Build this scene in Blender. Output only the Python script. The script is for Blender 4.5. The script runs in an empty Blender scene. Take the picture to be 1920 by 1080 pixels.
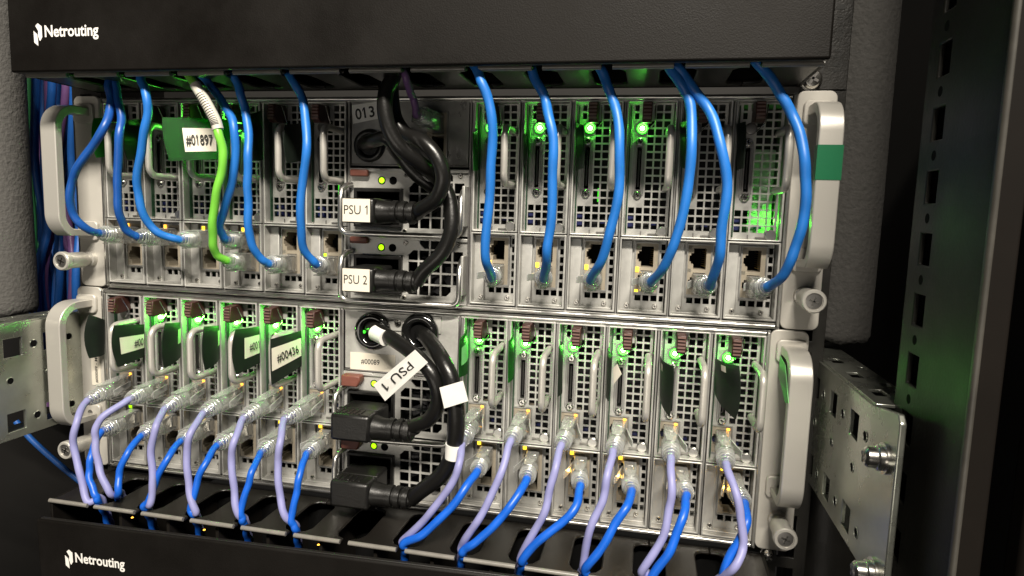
import bpy, bmesh, math, random
from mathutils import Vector, Matrix
random.seed(7)
R = math.radians
S = 0.001                       # everything below is laid out in millimetres
sc = bpy.context.scene
COL = sc.collection

# ------------------------------------------------------------------ camera, world, lamps, exposure
CX, CY, CZ = 143.86, -376.63, 60.166
YAW, PIT, ROL, FPX = .203, -.114, -.031, 1207.6
def _rot():
    return (Matrix.Rotation(YAW, 3, 'Z') @ Matrix.Rotation(PIT, 3, 'X') @ Matrix.Rotation(ROL, 3, 'Y'))
MR = _rot()
cam = bpy.data.cameras.new('camera'); camo = bpy.data.objects.new('camera', cam); COL.objects.link(camo)
camo.matrix_world = Matrix.Translation(Vector((CX, CY, CZ)) * S) @ (MR @ Matrix.Rotation(R(90), 3, 'X')).to_4x4()
cam.sensor_width = 36.0; cam.lens = 36.0 * FPX / 1920.0
cam.clip_start = 0.01; cam.clip_end = 50
cam.dof.use_dof = True; cam.dof.focus_distance = 0.37; cam.dof.aperture_fstop = 32
sc.camera = camo

w = bpy.data.worlds.new('World'); sc.world = w; w.use_nodes = True
bg = w.node_tree.nodes['Background']; bg.inputs[0].default_value = (1.0, .93, .84, 1); bg.inputs[1].default_value = 0.010

def area(name, loc, target, sx, sy, power, col):
    l = bpy.data.lights.new(name, 'AREA'); l.shape = 'RECTANGLE'; l.size = sx; l.size_y = sy
    l.energy = power; l.color = col
    o = bpy.data.objects.new(name, l); COL.objects.link(o)
    o.location = loc
    o.rotation_euler = (Vector(target) - Vector(loc)).to_track_quat('-Z', 'Y').to_euler()
    return o
area('aisle_ceiling_lamp', (0.42, -1.25, 1.22), (0.0, 0, 0), 0.9, 0.040, 68, (1.0, .92, .80))
area('low_fill_light', (-0.3, -1.8, -0.45), (0, 0, 0), 1.4, 0.5, 4.2, (1.0, .92, .80))  # added fill without a visible source, lifts undersides and shadows
sc.view_settings.view_transform = 'Standard'; sc.view_settings.look = 'None'
sc.view_settings.exposure = 0.15; sc.view_settings.gamma = 1.0
sc.cycles.use_denoising = True
sc.cycles.max_bounces = 8; sc.cycles.transparent_max_bounces = 24
sc.cycles.sample_clamp_indirect = 4.0
sc.cycles.caustics_reflective = False; sc.cycles.caustics_refractive = False

# ------------------------------------------------------------------ pixel of the photo at a real depth -> point (mm)
def P(u, v, y):
    d = MR @ Vector(((u - 960) / FPX, 1, -(v - 540) / FPX))
    t = (y - CY) / d.y
    return Vector((CX + t * d.x, y, CZ + t * d.z))

# ------------------------------------------------------------------ materials
MATS = {}
def mat(name, col, rough=.5, metal=0.0, spec=.5, emit=None, es=0, alpha=1, bump=0, bscale=400, var=0, vscale=60, rvar=0, coat=0, sss=0, trans=0, stretch=None):
    m = bpy.data.materials.new(name); m.use_nodes = True
    nt = m.node_tree; b = nt.nodes['Principled BSDF']
    I = b.inputs
    I['Base Color'].default_value = (*col, 1); I['Roughness'].default_value = rough; I['Metallic'].default_value = metal
    I['Specular IOR Level'].default_value = spec; I['Alpha'].default_value = alpha
    I['Coat Weight'].default_value = coat
    if trans: I['Transmission Weight'].default_value = trans
    if emit: I['Emission Color'].default_value = (*emit, 1); I['Emission Strength'].default_value = es
    if var or bump or rvar:
        tc = nt.nodes.new('ShaderNodeTexCoord'); mp = nt.nodes.new('ShaderNodeMapping')
        nt.links.new(tc.outputs['Object'], mp.inputs[0])
        if stretch: mp.inputs['Scale'].default_value = stretch
    if var or rvar:
        n = nt.nodes.new('ShaderNodeTexNoise'); n.inputs['Scale'].default_value = vscale; n.inputs['Detail'].default_value = 5
        n.inputs['Roughness'].default_value = .65
        nt.links.new(mp.outputs[0], n.inputs['Vector'])
        if var:
            r = nt.nodes.new('ShaderNodeMapRange'); r.inputs['From Min'].default_value = .3; r.inputs['From Max'].default_value = .7
            r.inputs['To Min'].default_value = 1 - var; r.inputs['To Max'].default_value = 1 + var
            nt.links.new(n.outputs['Fac'], r.inputs['Value'])
            mx = nt.nodes.new('ShaderNodeMix'); mx.data_type = 'RGBA'; mx.blend_type = 'MULTIPLY'; mx.inputs[0].default_value = 1
            mx.inputs[6].default_value = (*col, 1)
            nt.links.new(r.outputs[0], mx.inputs[7]); nt.links.new(mx.outputs[2], I['Base Color'])
        if rvar:
            r = nt.nodes.new('ShaderNodeMapRange'); r.inputs['From Min'].default_value = .3; r.inputs['From Max'].default_value = .7
            r.inputs['To Min'].default_value = max(.05, rough - rvar); r.inputs['To Max'].default_value = rough + rvar
            nt.links.new(n.outputs['Fac'], r.inputs['Value']); nt.links.new(r.outputs[0], I['Roughness'])
    if bump:
        n2 = nt.nodes.new('ShaderNodeTexNoise'); n2.inputs['Scale'].default_value = bscale; n2.inputs['Detail'].default_value = 3
        nt.links.new(mp.outputs[0], n2.inputs['Vector'])
        bp_ = nt.nodes.new('ShaderNodeBump'); bp_.inputs['Strength'].default_value = bump; bp_.inputs['Distance'].default_value = .001
        nt.links.new(n2.outputs['Fac'], bp_.inputs['Height']); nt.links.new(bp_.outputs[0], I['Normal'])
    MATS[name] = m
    return m
mat('galvanised', (.55, .545, .515), .40, .45, bump=.06, bscale=900, var=.16, vscale=70, rvar=.12)
mat('galvanised_dark', (.36, .355, .34), .36, .6, var=.25, vscale=50, rvar=.12)
mat('bright_edge', (.66, .65, .62), .28, .95, var=.15, vscale=90)
mat('screw_metal', (.72, .70, .66), .22, 1.0)
mat('zinc', (.48, .50, .44), .30, .92, var=.20, vscale=26, rvar=.12, bump=.02, bscale=900)
mat('ear_paint', (.60, .575, .52), .45, .25, bump=.05, bscale=1500, var=.05, vscale=40)
mat('handle_paint', (.60, .58, .53), .34, .45, bump=.03, bscale=1200)
mat('chrome_dark', (.30, .29, .28), .35, .9)
mat('black_plastic', (.013, .012, .011), .42, bump=.12, bscale=1800, var=.2, vscale=120)
mat('cover_black', (.0065, .0056, .0048), .50, spec=.16, bump=.14, bscale=1500, var=.25, vscale=14, rvar=.14)
mat('tray_black', (.012, .0105, .009), .42, bump=.1, bscale=1400, var=.2, vscale=30)
MATS['tray_black'].node_tree.nodes['Principled BSDF'].inputs['Roughness'].default_value = .33
mat('edge_glint', (.20, .19, .17), .30, spec=.8, var=.15, vscale=90)  # lighter grey paints the lit glint along the black finger edges
mat('rubber_cord', (.008, .0077, .0072), .30, bump=.10, bscale=500, stretch=(1, 1, 1), var=.2, vscale=60)
mat('plug_black', (.008, .0077, .0072), .36, bump=.12, bscale=900, var=.25, vscale=80, rvar=.1)
mat('void_black', (.004, .004, .004), .9, spec=.1)
mat('inside', (.018, .018, .020), .7, var=.6, vscale=180)
mat('board_green', (.01, .05, .02), .4)
mat('board_blue', (.01, .015, .09), .4)
mat('rail_black', (.014, .013, .011), .42, bump=.15, bscale=900, var=.35, vscale=18, rvar=.12)
mat('post_black', (.012, .0115, .009), .50, .0, .3, bump=.1, bscale=600, var=.5, vscale=14, rvar=.12)
mat('ridge_black', (.045, .042, .036), .38, spec=.6, var=.35, vscale=40)  # lighter, uneven black for the ridge of the post
mat('door_brown', (.0055, .0042, .0032), .7, spec=.12, var=.2, vscale=20)
mat('side_dark', (.012, .011, .010), .8)
mat('foam', (.088, .085, .080), .85, bump=.8, bscale=420, var=.16, vscale=420)
mat('blue', (.018, .165, .56), .42, var=.10, vscale=50, bump=.04, bscale=200)
mat('blue_dark', (.012, .085, .36), .36, var=.10, vscale=50, bump=.04, bscale=200)
mat('blue_vivid', (.008, .110, .58), .38, var=.10, vscale=50, bump=.04, bscale=200)
mat('lavender', (.27, .275, .52), .48, var=.10, vscale=60, bump=.05, bscale=260)
mat('purple', (.19, .09, .25), .42, var=.1, vscale=50)
mat('green_cable', (.20, .62, .06), .38, var=.08, vscale=50)
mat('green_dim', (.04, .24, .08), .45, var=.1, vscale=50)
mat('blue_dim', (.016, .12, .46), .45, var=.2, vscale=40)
mat('sleeve_white', (.62, .60, .52), .4)
def clear(name, lo, hi, rough, bump, diff):
    m = bpy.data.materials.new(name); m.use_nodes = True; nt = m.node_tree; nt.nodes.remove(nt.nodes['Principled BSDF']); out = nt.nodes['Material Output']
    N = nt.nodes.new; L = nt.links.new
    tc = N('ShaderNodeTexCoord'); n2 = N('ShaderNodeTexNoise'); n2.inputs['Scale'].default_value = 700; n2.inputs['Detail'].default_value = 2
    bp_ = N('ShaderNodeBump'); bp_.inputs['Strength'].default_value = bump; bp_.inputs['Distance'].default_value = .001
    L(tc.outputs['Object'], n2.inputs['Vector']); L(n2.outputs['Fac'], bp_.inputs['Height'])
    g = N('ShaderNodeBsdfGlossy'); g.inputs['Color'].default_value = (1, 1, .98, 1); g.inputs['Roughness'].default_value = rough
    d = N('ShaderNodeBsdfDiffuse'); d.inputs['Color'].default_value = (.85, .86, .84, 1)
    L(bp_.outputs[0], g.inputs['Normal'])
    m1 = N('ShaderNodeMixShader'); m1.inputs[0].default_value = diff; L(g.outputs[0], m1.inputs[1]); L(d.outputs[0], m1.inputs[2])
    lw = N('ShaderNodeLayerWeight'); lw.inputs[0].default_value = .5; L(bp_.outputs[0], lw.inputs['Normal'])
    mr = N('ShaderNodeMapRange'); mr.inputs['To Min'].default_value = lo; mr.inputs['To Max'].default_value = hi; L(lw.outputs['Facing'], mr.inputs['Value'])
    tr = N('ShaderNodeBsdfTransparent'); tr.inputs[0].default_value = (.95, .96, .95, 1); mx = N('ShaderNodeMixShader')
    L(mr.outputs[0], mx.inputs[0]); L(tr.outputs[0], mx.inputs[1]); L(m1.outputs[0], mx.inputs[2]); L(mx.outputs[0], out.inputs[0])
    MATS[name] = m
clear('clear_plastic', .20, .78, .14, .6, .30)
clear('clear_rib', .45, .95, .12, .2, .45)
mat('jack_contacts', (.55, .40, .12), .3, 1.0)
mat('plug_shield', (.62, .60, .56), .2, 1.0, var=.3, vscale=300)
mat('latch_brown', (.050, .017, .013), .42, var=.2, vscale=80)
mat('latch_rib', (.17, .10, .085), .45)
mat('latch_red', (.17, .058, .040), .5, var=.2, vscale=90)
mat('port_beige', (.40, .35, .27), .5, .3, var=.15, vscale=90)
mat('paper', (.76, .71, .60), .6, var=.04, vscale=80)
mat('paper_white', (.80, .79, .75), .55, var=.05, vscale=120)
mat('ink', (.015, .015, .015), .5)
mat('logo_white', (.86, .84, .80), .5)
mat('rail_ink', (.004, .004, .003), .6)
mat('tag_black', (.016, .022, .017), .4, var=.3, vscale=60)
mat('tag_green', (.008, .060, .010), .38, var=.25, vscale=60)
def translucent(name, col, f):
    nt = MATS[name].node_tree; b = nt.nodes['Principled BSDF']; out = nt.nodes['Material Output']
    t = nt.nodes.new('ShaderNodeBsdfTranslucent'); t.inputs[0].default_value = (*col, 1); mx = nt.nodes.new('ShaderNodeMixShader'); mx.inputs[0].default_value = f
    nt.links.new(b.outputs[0], mx.inputs[1]); nt.links.new(t.outputs[0], mx.inputs[2]); nt.links.new(mx.outputs[0], out.inputs[0])
translucent('tag_green', (.12, .75, .12), .45); translucent('tag_black', (.03, .16, .04), .3)
mat('tape_green', (.006, .14, .055), .4, bump=.05, bscale=600)
mat('label_green', (.20, .62, .20), .5)
mat('led_green', (.1, .8, .1), .3, emit=(.10, 1, .06), es=4.5)
mat('led_core', (.4, 1, .35), .3, emit=(.50, 1, .36), es=26)
mat('led_ring', (.05, .5, .04), .25, emit=(.02, .8, .01), es=.8)
mat('led_lime', (.5, .9, .05), .3, emit=(.38, .95, .0), es=1.6)
mat('led_yellow', (.9, .6, .05), .3, emit=(1, .62, .03), es=2.6)
mat('led_amber', (.9, .4, .05), .3, emit=(1, .42, .04), es=3)
mat('led_inner_green', (.05, .8, .05), .3, emit=(.06, 1, .02), es=.8)
mat('inner_grey', (.4, .42, .4), .5)
mat('led_off', (.45, .43, .36), .3, spec=.8)

# ------------------------------------------------------------------ mesh builder (mm)
class MB:
    def __init__(s): s.v = []; s.f = []
    def add(s, vs, fs):
        o = len(s.v); s.v += [tuple(a) for a in vs]; s.f += [tuple(i + o for i in f) for f in fs]; return s
    def box(s, x0, x1, y0, y1, z0, z1, M=None):
        vs = [Vector((x, y, z)) for x in (x0, x1) for y in (y0, y1) for z in (z0, z1)]
        if M: vs = [M @ a for a in vs]
        return s.add(vs, [(0, 1, 3, 2), (4, 6, 7, 5), (0, 4, 5, 1), (2, 3, 7, 6), (0, 2, 6, 4), (1, 5, 7, 3)])
    def tube(s, pts, r, n=14, cap=True, flat=None):
        pts = [Vector(p) for p in pts]; N = len(pts)
        rr = r if isinstance(r, (list, tuple)) else [r] * N
        T = []
        for i in range(N):
            t = pts[min(i + 1, N - 1)] - pts[max(i - 1, 0)]
            T.append(t.normalized())
        a = Vector((0, 0, 1)) if abs(T[0].z) < .9 else Vector((1, 0, 0))
        nrm = (a - T[0] * a.dot(T[0])).normalized()
        vs = []
        for i in range(N):
            nrm = (nrm - T[i] * nrm.dot(T[i])).normalized(); b = T[i].cross(nrm)
            for k in range(n):
                th = 2 * math.pi * k / n
                vs.append(pts[i] + (nrm * math.cos(th) + b * math.sin(th)) * rr[i])
        fs = [(i * n + k, i * n + (k + 1) % n, (i + 1) * n + (k + 1) % n, (i + 1) * n + k) for i in range(N - 1) for k in range(n)]
        if cap: fs += [tuple(range(n - 1, -1, -1)), tuple((N - 1) * n + k for k in range(n))]
        return s.add(vs, fs)
    def lathe(s, o, d, prof, n=20):
        d = Vector(d).normalized(); o = Vector(o)
        a = Vector((0, 0, 1)) if abs(d.z) < .9 else Vector((1, 0, 0))
        u = (a - d * a.dot(d)).normalized(); w_ = d.cross(u); vs = []
        for (h, r) in prof:
            for k in range(n):
                th = 2 * math.pi * k / n
                vs.append(o + d * h + (u * math.cos(th) + w_ * math.sin(th)) * r)
        N = len(prof)
        fs = [(i * n + k, i * n + (k + 1) % n, (i + 1) * n + (k + 1) % n, (i + 1) * n + k) for i in range(N - 1) for k in range(n)]
        fs += [tuple(range(n - 1, -1, -1)), tuple((N - 1) * n + k for k in range(n))]
        return s.add(vs, fs)
    def prism(s, poly, fn, t0, t1):
        n = len(poly)
        vs = [fn(a, b, t0) for a, b in poly] + [fn(a, b, t1) for a, b in poly]
        fs = [tuple(range(n - 1, -1, -1)), tuple(range(n, 2 * n))] + [(i, (i + 1) % n, n + (i + 1) % n, n + i) for i in range(n)]
        return s.add(vs, fs)
    def plate(s, rect, holes, fn, t):
        """sheet with rectangular holes; fn(a,b,depth)"""
        a0, b0, a1, b1 = rect
        A = sorted({a0, a1} | {h for q in holes for h in (q[0], q[2]) if a0 < h < a1})
        B = sorted({b0, b1} | {h for q in holes for h in (q[1], q[3]) if b0 < h < b1})
        def inside(a, b): return any(q[0] < a < q[2] and q[1] < b < q[3] for q in holes)
        g = [[not inside((A[i] + A[i + 1]) / 2, (B[j] + B[j + 1]) / 2) for j in range(len(B) - 1)] for i in range(len(A) - 1)]
        idx = {}
        def vi(i, j, k):
            if (i, j, k) not in idx:
                idx[(i, j, k)] = len(s.v); s.v.append(tuple(fn(A[i], B[j], t * k)))
            return idx[(i, j, k)]
        ni, nj = len(A) - 1, len(B) - 1
        for i in range(ni):
            for j in range(nj):
                if not g[i][j]: continue
                s.f.append((vi(i, j, 0), vi(i + 1, j, 0), vi(i + 1, j + 1, 0), vi(i, j + 1, 0)))
                s.f.append((vi(i, j, 1), vi(i, j + 1, 1), vi(i + 1, j + 1, 1), vi(i + 1, j, 1)))
                if i == 0 or not g[i - 1][j]: s.f.append((vi(i, j, 0), vi(i, j + 1, 0), vi(i, j + 1, 1), vi(i, j, 1)))
                if i == ni - 1 or not g[i + 1][j]: s.f.append((vi(i + 1, j, 0), vi(i + 1, j, 1), vi(i + 1, j + 1, 1), vi(i + 1, j + 1, 0)))
                if j == 0 or not g[i][j - 1]: s.f.append((vi(i, j, 0), vi(i, j, 1), vi(i + 1, j, 1), vi(i + 1, j, 0)))
                if j == nj - 1 or not g[i][j + 1]: s.f.append((vi(i, j + 1, 0), vi(i + 1, j + 1, 0), vi(i + 1, j + 1, 1), vi(i, j + 1, 1)))
        return s
    def build(s, name, m, parent=None, bevel=0, smooth=True, ang=38, origin=None):
        me = bpy.data.meshes.new(name)
        og = Vector(origin) if origin is not None else Vector((0, 0, 0))
        me.from_pydata([tuple((Vector(a) - og) * S) for a in s.v], [], s.f)
        bm = bmesh.new(); bm.from_mesh(me); bmesh.ops.recalc_face_normals(bm, faces=bm.faces); bm.to_mesh(me); bm.free()
        me.materials.append(MATS[m])
        if smooth:
            me.shade_smooth(); me.set_sharp_from_angle(angle=R(ang))
        o = bpy.data.objects.new(name, me); COL.objects.link(o)
        if parent: o.parent = parent
        o.location = og * S
        if bevel:
            b = o.modifiers.new('bevel', 'BEVEL'); b.width = bevel * S; b.segments = 2; b.limit_method = 'ANGLE'; b.angle_limit = R(40)
            b.harden_normals = False
        return o
def XZ(y0=0, x0=0, z0=0):
    return lambda a, b, d: Vector((x0 + a, y0 + d, z0 + b))
def rrect(x0, z0, x1, z1, r, n=5):
    out = []
    for cx, cz, a0 in ((x1 - r, z1 - r, 0), (x0 + r, z1 - r, 90), (x0 + r, z0 + r, 180), (x1 - r, z0 + r, 270)):
        for k in range(n + 1):
            a = R(a0 + 90 * k / n); out.append((cx + r * math.cos(a), cz + r * math.sin(a)))
    return out
def thing(name, label, cat, loc=(0, 0, 0), group=None):
    o = bpy.data.objects.new(name, None); COL.objects.link(o); o.empty_display_size = .01
    o.location = Vector(loc) * S; o['label'] = label; o['category'] = cat
    if group: o['group'] = group
    return o
def spline(pts, n=10):
    pts = [Vector(p) for p in pts]
    q = [pts[0] * 2 - pts[1]] + pts + [pts[-1] * 2 - pts[-2]]
    out = []
    for i in range(1, len(q) - 2):
        p0, p1, p2, p3 = q[i - 1:i + 3]
        for k in range(n):
            t = k / n
            # centripetal-ish catmull rom
            out.append(.5 * ((2 * p1) + (-p0 + p2) * t + (2 * p0 - 5 * p1 + 4 * p2 - p3) * t * t + (-p0 + 3 * p1 - 3 * p2 + p3) * t ** 3))
    out.append(pts[-1])
    return out
def dup(o, parent=None):
    c = o.copy(); COL.objects.link(c); c.parent = parent
    for ch in list(o.children): dup(ch, c)
    return c
_GL = {}
def _glyph(ch, bold):
    k = (ch, bold)
    if k in _GL: return _GL[k]
    def raw(body):
        cu = bpy.data.curves.new('t', 'FONT'); cu.body = body; cu.size = 1.0; cu.offset = bold; cu.resolution_u = 3
        to = bpy.data.objects.new('t', cu); COL.objects.link(to); bpy.context.view_layer.update()
        me = bpy.data.meshes.new_from_object(to.evaluated_get(bpy.context.evaluated_depsgraph_get()))
        bpy.data.objects.remove(to); bpy.data.curves.remove(cu)
        vs = [(v.co.x, v.co.y) for v in me.vertices]; fs = [tuple(p.vertices) for p in me.polygons]; bpy.data.meshes.remove(me)
        return vs, fs
    if ch == ' ': _GL[k] = ([], [], .28); return _GL[k]
    if ch == '1':
        w_ = .095 + 2 * bold
        vs = [(.30, 0), (.30, .70), (.30 - w_ * .8, .70), (.07, .56), (.07, .56 - w_), (.30 - w_, .58), (.30 - w_, 0)]
        _GL[k] = (vs, [(0, 1, 2, 5, 6), (2, 3, 4, 5)], .52); return _GL[k]
    vs, fs = raw(ch)
    hh = max(v[0] for v in raw('HH')[0]); hch = raw('H' + ch + 'H')[0]
    x0c = min(v[0] for v in vs)
    adv = max(v[0] for v in hch) - hh
    _GL[k] = (vs, fs, adv); return _GL[k]
def text(s, name, m, parent, org, dx, dz, h, thick=.12, bold=0, width=None, center=False):
    """lettering as a thin mesh; org = lower left (mm, in parent's space)"""
    V = []; F = []; x = 0
    for ch in s:
        vs, fs, adv = _glyph(ch, bold); o = len(V)
        V += [(a + x, b) for a, b in vs]; F += [tuple(i + o for i in f) for f in fs]; x += adv
    x0 = min(v[0] for v in V); x1 = max(v[0] for v in V)
    sz = h / .70
    kx = (width / (x1 - x0)) if width else sz
    dx = Vector(dx).normalized(); dz = Vector(dz); dz = (dz - dx * dz.dot(dx)).normalized(); nn = dx.cross(dz)
    og = Vector(org)
    if center: og = og - dx * (kx * (x1 - x0) / 2) - dz * h / 2
    me = bpy.data.meshes.new(name)
    me.from_pydata([tuple((og + dx * ((a - x0) * kx) + dz * (b * sz) + nn * thick) * S) for a, b in V], [], F)
    me.materials.append(MATS[m])
    o = bpy.data.objects.new(name, me); COL.objects.link(o); o.parent = parent
    return o
def glow(parent, loc, power=.006, col=(.10, 1, .05), r=1.6):
    l = bpy.data.lights.new('led_light', 'POINT'); l.energy = power; l.color = col; l.shadow_soft_size = r * S
    o = bpy.data.objects.new('led_light', l); COL.objects.link(o); o.location = Vector(loc) * S; o.parent = parent
    return o
def screw(parent, x, y, z, r=1.8, d=(0, -1, 0), m='screw_metal', name='screw', h=1.1):
    mb = MB(); mb.lathe((x, y, z), d, [(0, r), (h * .5, r), (h, r * .72), (h, r * .5)], 14)
    o = mb.build(name, m, parent)
    D = Vector(d).normalized(); a = Vector((0, 0, 1)); b_ = D.cross(a).normalized()
    c = MB(); o_ = Vector((x, y, z)) + D * (h - .02)
    for p_, q_ in ((a, b_), (b_, a)):
        p1 = (p_ + q_ * .25).normalized(); q1 = D.cross(p1)
        vs = [o_ + p1 * (sa * r * .55) + q1 * (sb * r * .12) + D * sd for sa in (-1, 1) for sb in (-1, 1) for sd in (-.3, .06)]
        c.add(vs, [(0, 1, 3, 2), (4, 6, 7, 5), (0, 4, 5, 1), (2, 3, 7, 6), (0, 2, 6, 4), (1, 5, 7, 3)])
    c.build('cross_recess', 'void_black', o)
    return o

# ================================================================== SERVER CHASSIS
PW = 29.53; HP = 39.8; ZU = 1.2; ZL = -127.4; DXL = -4.1; HC = 127.8
def chassis(x0, z0, label, tape):
    t = thing('server_chassis', label, 'server chassis', (x0, 0, z0), 'rack server chassis stacked in the cabinet')
    XO = 217.0
    b = MB()
    b.box(-XO - 1.4, -XO, -1, 300, 0, HC); b.box(XO, XO + 1.4, -1, 300, 0, HC)
    b.box(-XO, XO, .5, 300, HC - 1.3, HC - .1); b.box(-XO, XO, .5, 300, .1, 1.3)
    b.build('enclosure', 'galvanised_dark', t)
    for xx in [-XO + PW * i for i in range(1, 7)] + [HP + PW * i for i in range(0, 6)]:
        MB().box(xx - .55, xx + .55, .2, 90, 1.5, HC - 3.2).build('divider', 'galvanised_dark', t, bevel=.2)
    MB().box(-XO, XO, 92, 93, 1.5, HC - 1.5).build('backplane', 'inside', t)
    # rolled top and bottom trims
    for nm, zz in (('top_trim', HC - 1.9), ('bottom_trim', 1.4)):
        m_ = MB(); m_.tube([(-XO + 1, -.6, zz), (XO - 1, -.6, zz)], 1.35, 12)
        m_.box(-XO + 1, XO - 1, -.3, .2, zz - 2.3 if nm == 'top_trim' else zz, zz if nm == 'top_trim' else zz + 1.9)
        m_.build(nm, 'bright_edge', t)
    for s in (-1, 1):
        def fx(a, b_, d, s=s): return Vector((s * a, d, b_))
        # ear plate
        m_ = MB(); m_.prism(rrect(XO + 1.2, .8, 238.2, HC + .9, 4), fx, -2.4, 0); 
        e = m_.build('rack_ear', 'ear_paint', t, bevel=.5)
        MB().box(min(s * (XO - .6), s * (XO + 1.1)), max(s * (XO - .6), s * (XO + 1.1)), -3.2, 4, 2, HC - 1).build('ear_edge', 'bright_edge', e, bevel=.3)
        # D handle: flat bar bent in the y-z plane, 11 mm wide in x
        zt, zb, yo, rr, th = 120.5, 34.0, -31.0, 16.0, 5.2
        def path(off):
            pts = []
            z1, z0_, y_, r_ = zt - off, zb + off, yo + off, rr - off
            pts.append((-2.2, z1)); 
            for k in range(9):
                a = R(90 + 90 * k / 8); pts.append((y_ + r_ + r_ * math.cos(a), z1 - r_ + r_ * math.sin(a)))
            for k in range(9):
                a = R(180 + 60 * k / 8); pts.append((y_ + r_ + r_ * math.cos(a), z0_ + r_ + r_ * math.sin(a)))
            pts.append((-2.2, z0_ + 1.5 - off * .3))
            return pts
        po, pi_ = path(0), path(th)
        xa, xb = s * 223.8, s * 235.2
        vs = []; fs = []
        n = len(po)
        for (yy, zz) in po: vs += [(xa, yy, zz), (xb, yy, zz)]
        for (yy, zz) in pi_: vs += [(xa, yy, zz), (xb, yy, zz)]
        for i in range(n - 1):
            a, b_ = 2 * i, 2 * i + 2; c, d = 2 * n + 2 * i, 2 * n + 2 * i + 2
            fs += [(a, a + 1, b_ + 1, b_), (c, d, d + 1, c + 1), (a, b_, d, c), (a + 1, c + 1, d + 1, b_ + 1)]
        fs += [(0, 2 * n, 2 * n + 1, 1), (2 * n - 2, 2 * n - 1, 4 * n - 1, 4 * n - 2)]
        h = MB().add(vs, fs).build('carry_handle', 'handle_paint', t, bevel=.55, ang=50)
        # feet of the handle
        for zf in (117.6, 39.5):
            f = MB(); f.prism([(c_[0], c_[1]) for c_ in rrect(221.5, zf - 7, 237.2, zf + 6, 3)], fx, -4.6, -2.4); f.build('handle_foot', 'ear_paint', h, bevel=.6)
            MB().lathe((s * 229.4, -4.6, zf), (0, -1, 0), [(0, 2.0), (.25, 2.0), (.3, 1.5)], 16).build('foot_screw_hole', 'chrome_dark', h)
        if tape and s == 1:
            z1, z2 = 97.5, 80.5
            k = MB(); k.box(xa - .25, xb + .25, yo - .3, yo + th + .3, z2, z1); k.build('green_tape', 'tape_green', h)
        # thumb screw
        zs = 19.5; xs = s * 229.2
        k = MB(); k.lathe((xs, -2.4, zs), (0, -1, 0), [(0, 5.2), (3, 5.0), (3.4, 3.9), (6, 3.9), (6.4, 5.0), (7, 5.3), (19.5, 5.3), (20.6, 6.2), (23.4, 6.2), (24.2, 5.6), (24.2, 4.4), (23.2, 4.2), (23.2, 2)], 28)
        q = k.build('thumb_screw', 'handle_paint', t, ang=30)
        kn = MB()
        kn.lathe((xs, -25.4, zs), (0, -1, 0), [(0, 4.0), (.5, 4.0), (.6, 3.2)], 22)
        kn.build('screw_face', 'chrome_dark', q)
        c = MB()
        for a in (20, 110):
            Mx = Matrix.Translation((xs, -26.1, zs)) @ Matrix.Rotation(R(a), 4, 'Y'); c.box(-2.4, 2.4, -.15, .15, -.45, .45, Mx)
        c.build('cross_recess', 'screw_metal', q)
    return t

chU = chassis(0, ZU, 'upper silver server chassis with green tape on its right handle', True)
chL = chassis(DXL, ZL, 'lower silver server chassis with small green numbered label inside its right handle', False)
# green label with number inside the lower right handle
o = MB().prism([(-33.5, 96), (-19, 112.5), (-4.6, 114.8), (-4.6, 103), (-14, 100), (-26, 94)], lambda a, b, d: Vector((223.4 + d, a, b)), -.05, .25).build('number_label', 'label_green', chL)
text('9', 'number_nine', 'ink', chL, (223.3, -13, 104), (0, 1, 0), (0, 0, 1), 4.5)
# label and black tab on the lower left ear
lab = MB().box(-228.8, -221.4, -2.75, -2.45, 59, 86); lab = lab.build('ear_label', 'paper', chL)
text('#00089 - MON', 'label_print', 'ink', chL, (-223.6, -2.8, 61), (0, 0, 1), (-1, 0, 0), 2.1, .06, .015, width=24)

# ================================================================== NODE SLED
def ports_mesh(parent, x0, z0, x1, z1, jacks, led=True):
    """beige port block: frame with jack openings; jacks = list of (cx,cz)"""
    holes = []
    for (cx, cz) in jacks:
        holes.append((cx - 3.6, cz - 6.0, cx + 3.4, cz + 6.0)); holes.append((cx - 5.0, cz - 3.2, cx - 3.0, cz + 3.2)); holes.append((cx - 5.9, cz - 1.8, cx - 4.0, cz + 1.8))
    f = MB().plate((x0, z0, x1, z1), holes, XZ(-.9), 12).build('port_block', 'port_beige', parent)
    g = MB()
    g.plate((x0 - .45, z0 - .45, x1 + .45, z1 + .45), [(x0 + .25, z0 + .25, x1 - .25, z1 - .25)], XZ(-1.5), 1.6)
    g.build('port_shield', 'galvanised_dark', f)
    k = MB().box(x0 + .5, x1 - .5, 10, 11, z0 + .5, z1 - .5); k.build('port_cavity', 'void_black', f)
    c = MB()
    for (cx, cz) in jacks:
        for i in range(8):
            z = cz - 4.2 + 1.2 * i; c.tube([(cx + 3.2, .8, z), (cx + 1.4, 7.5, z)], .22, 5)
    c.build('contact_pins', 'jack_contacts', f)
    return f

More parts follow.
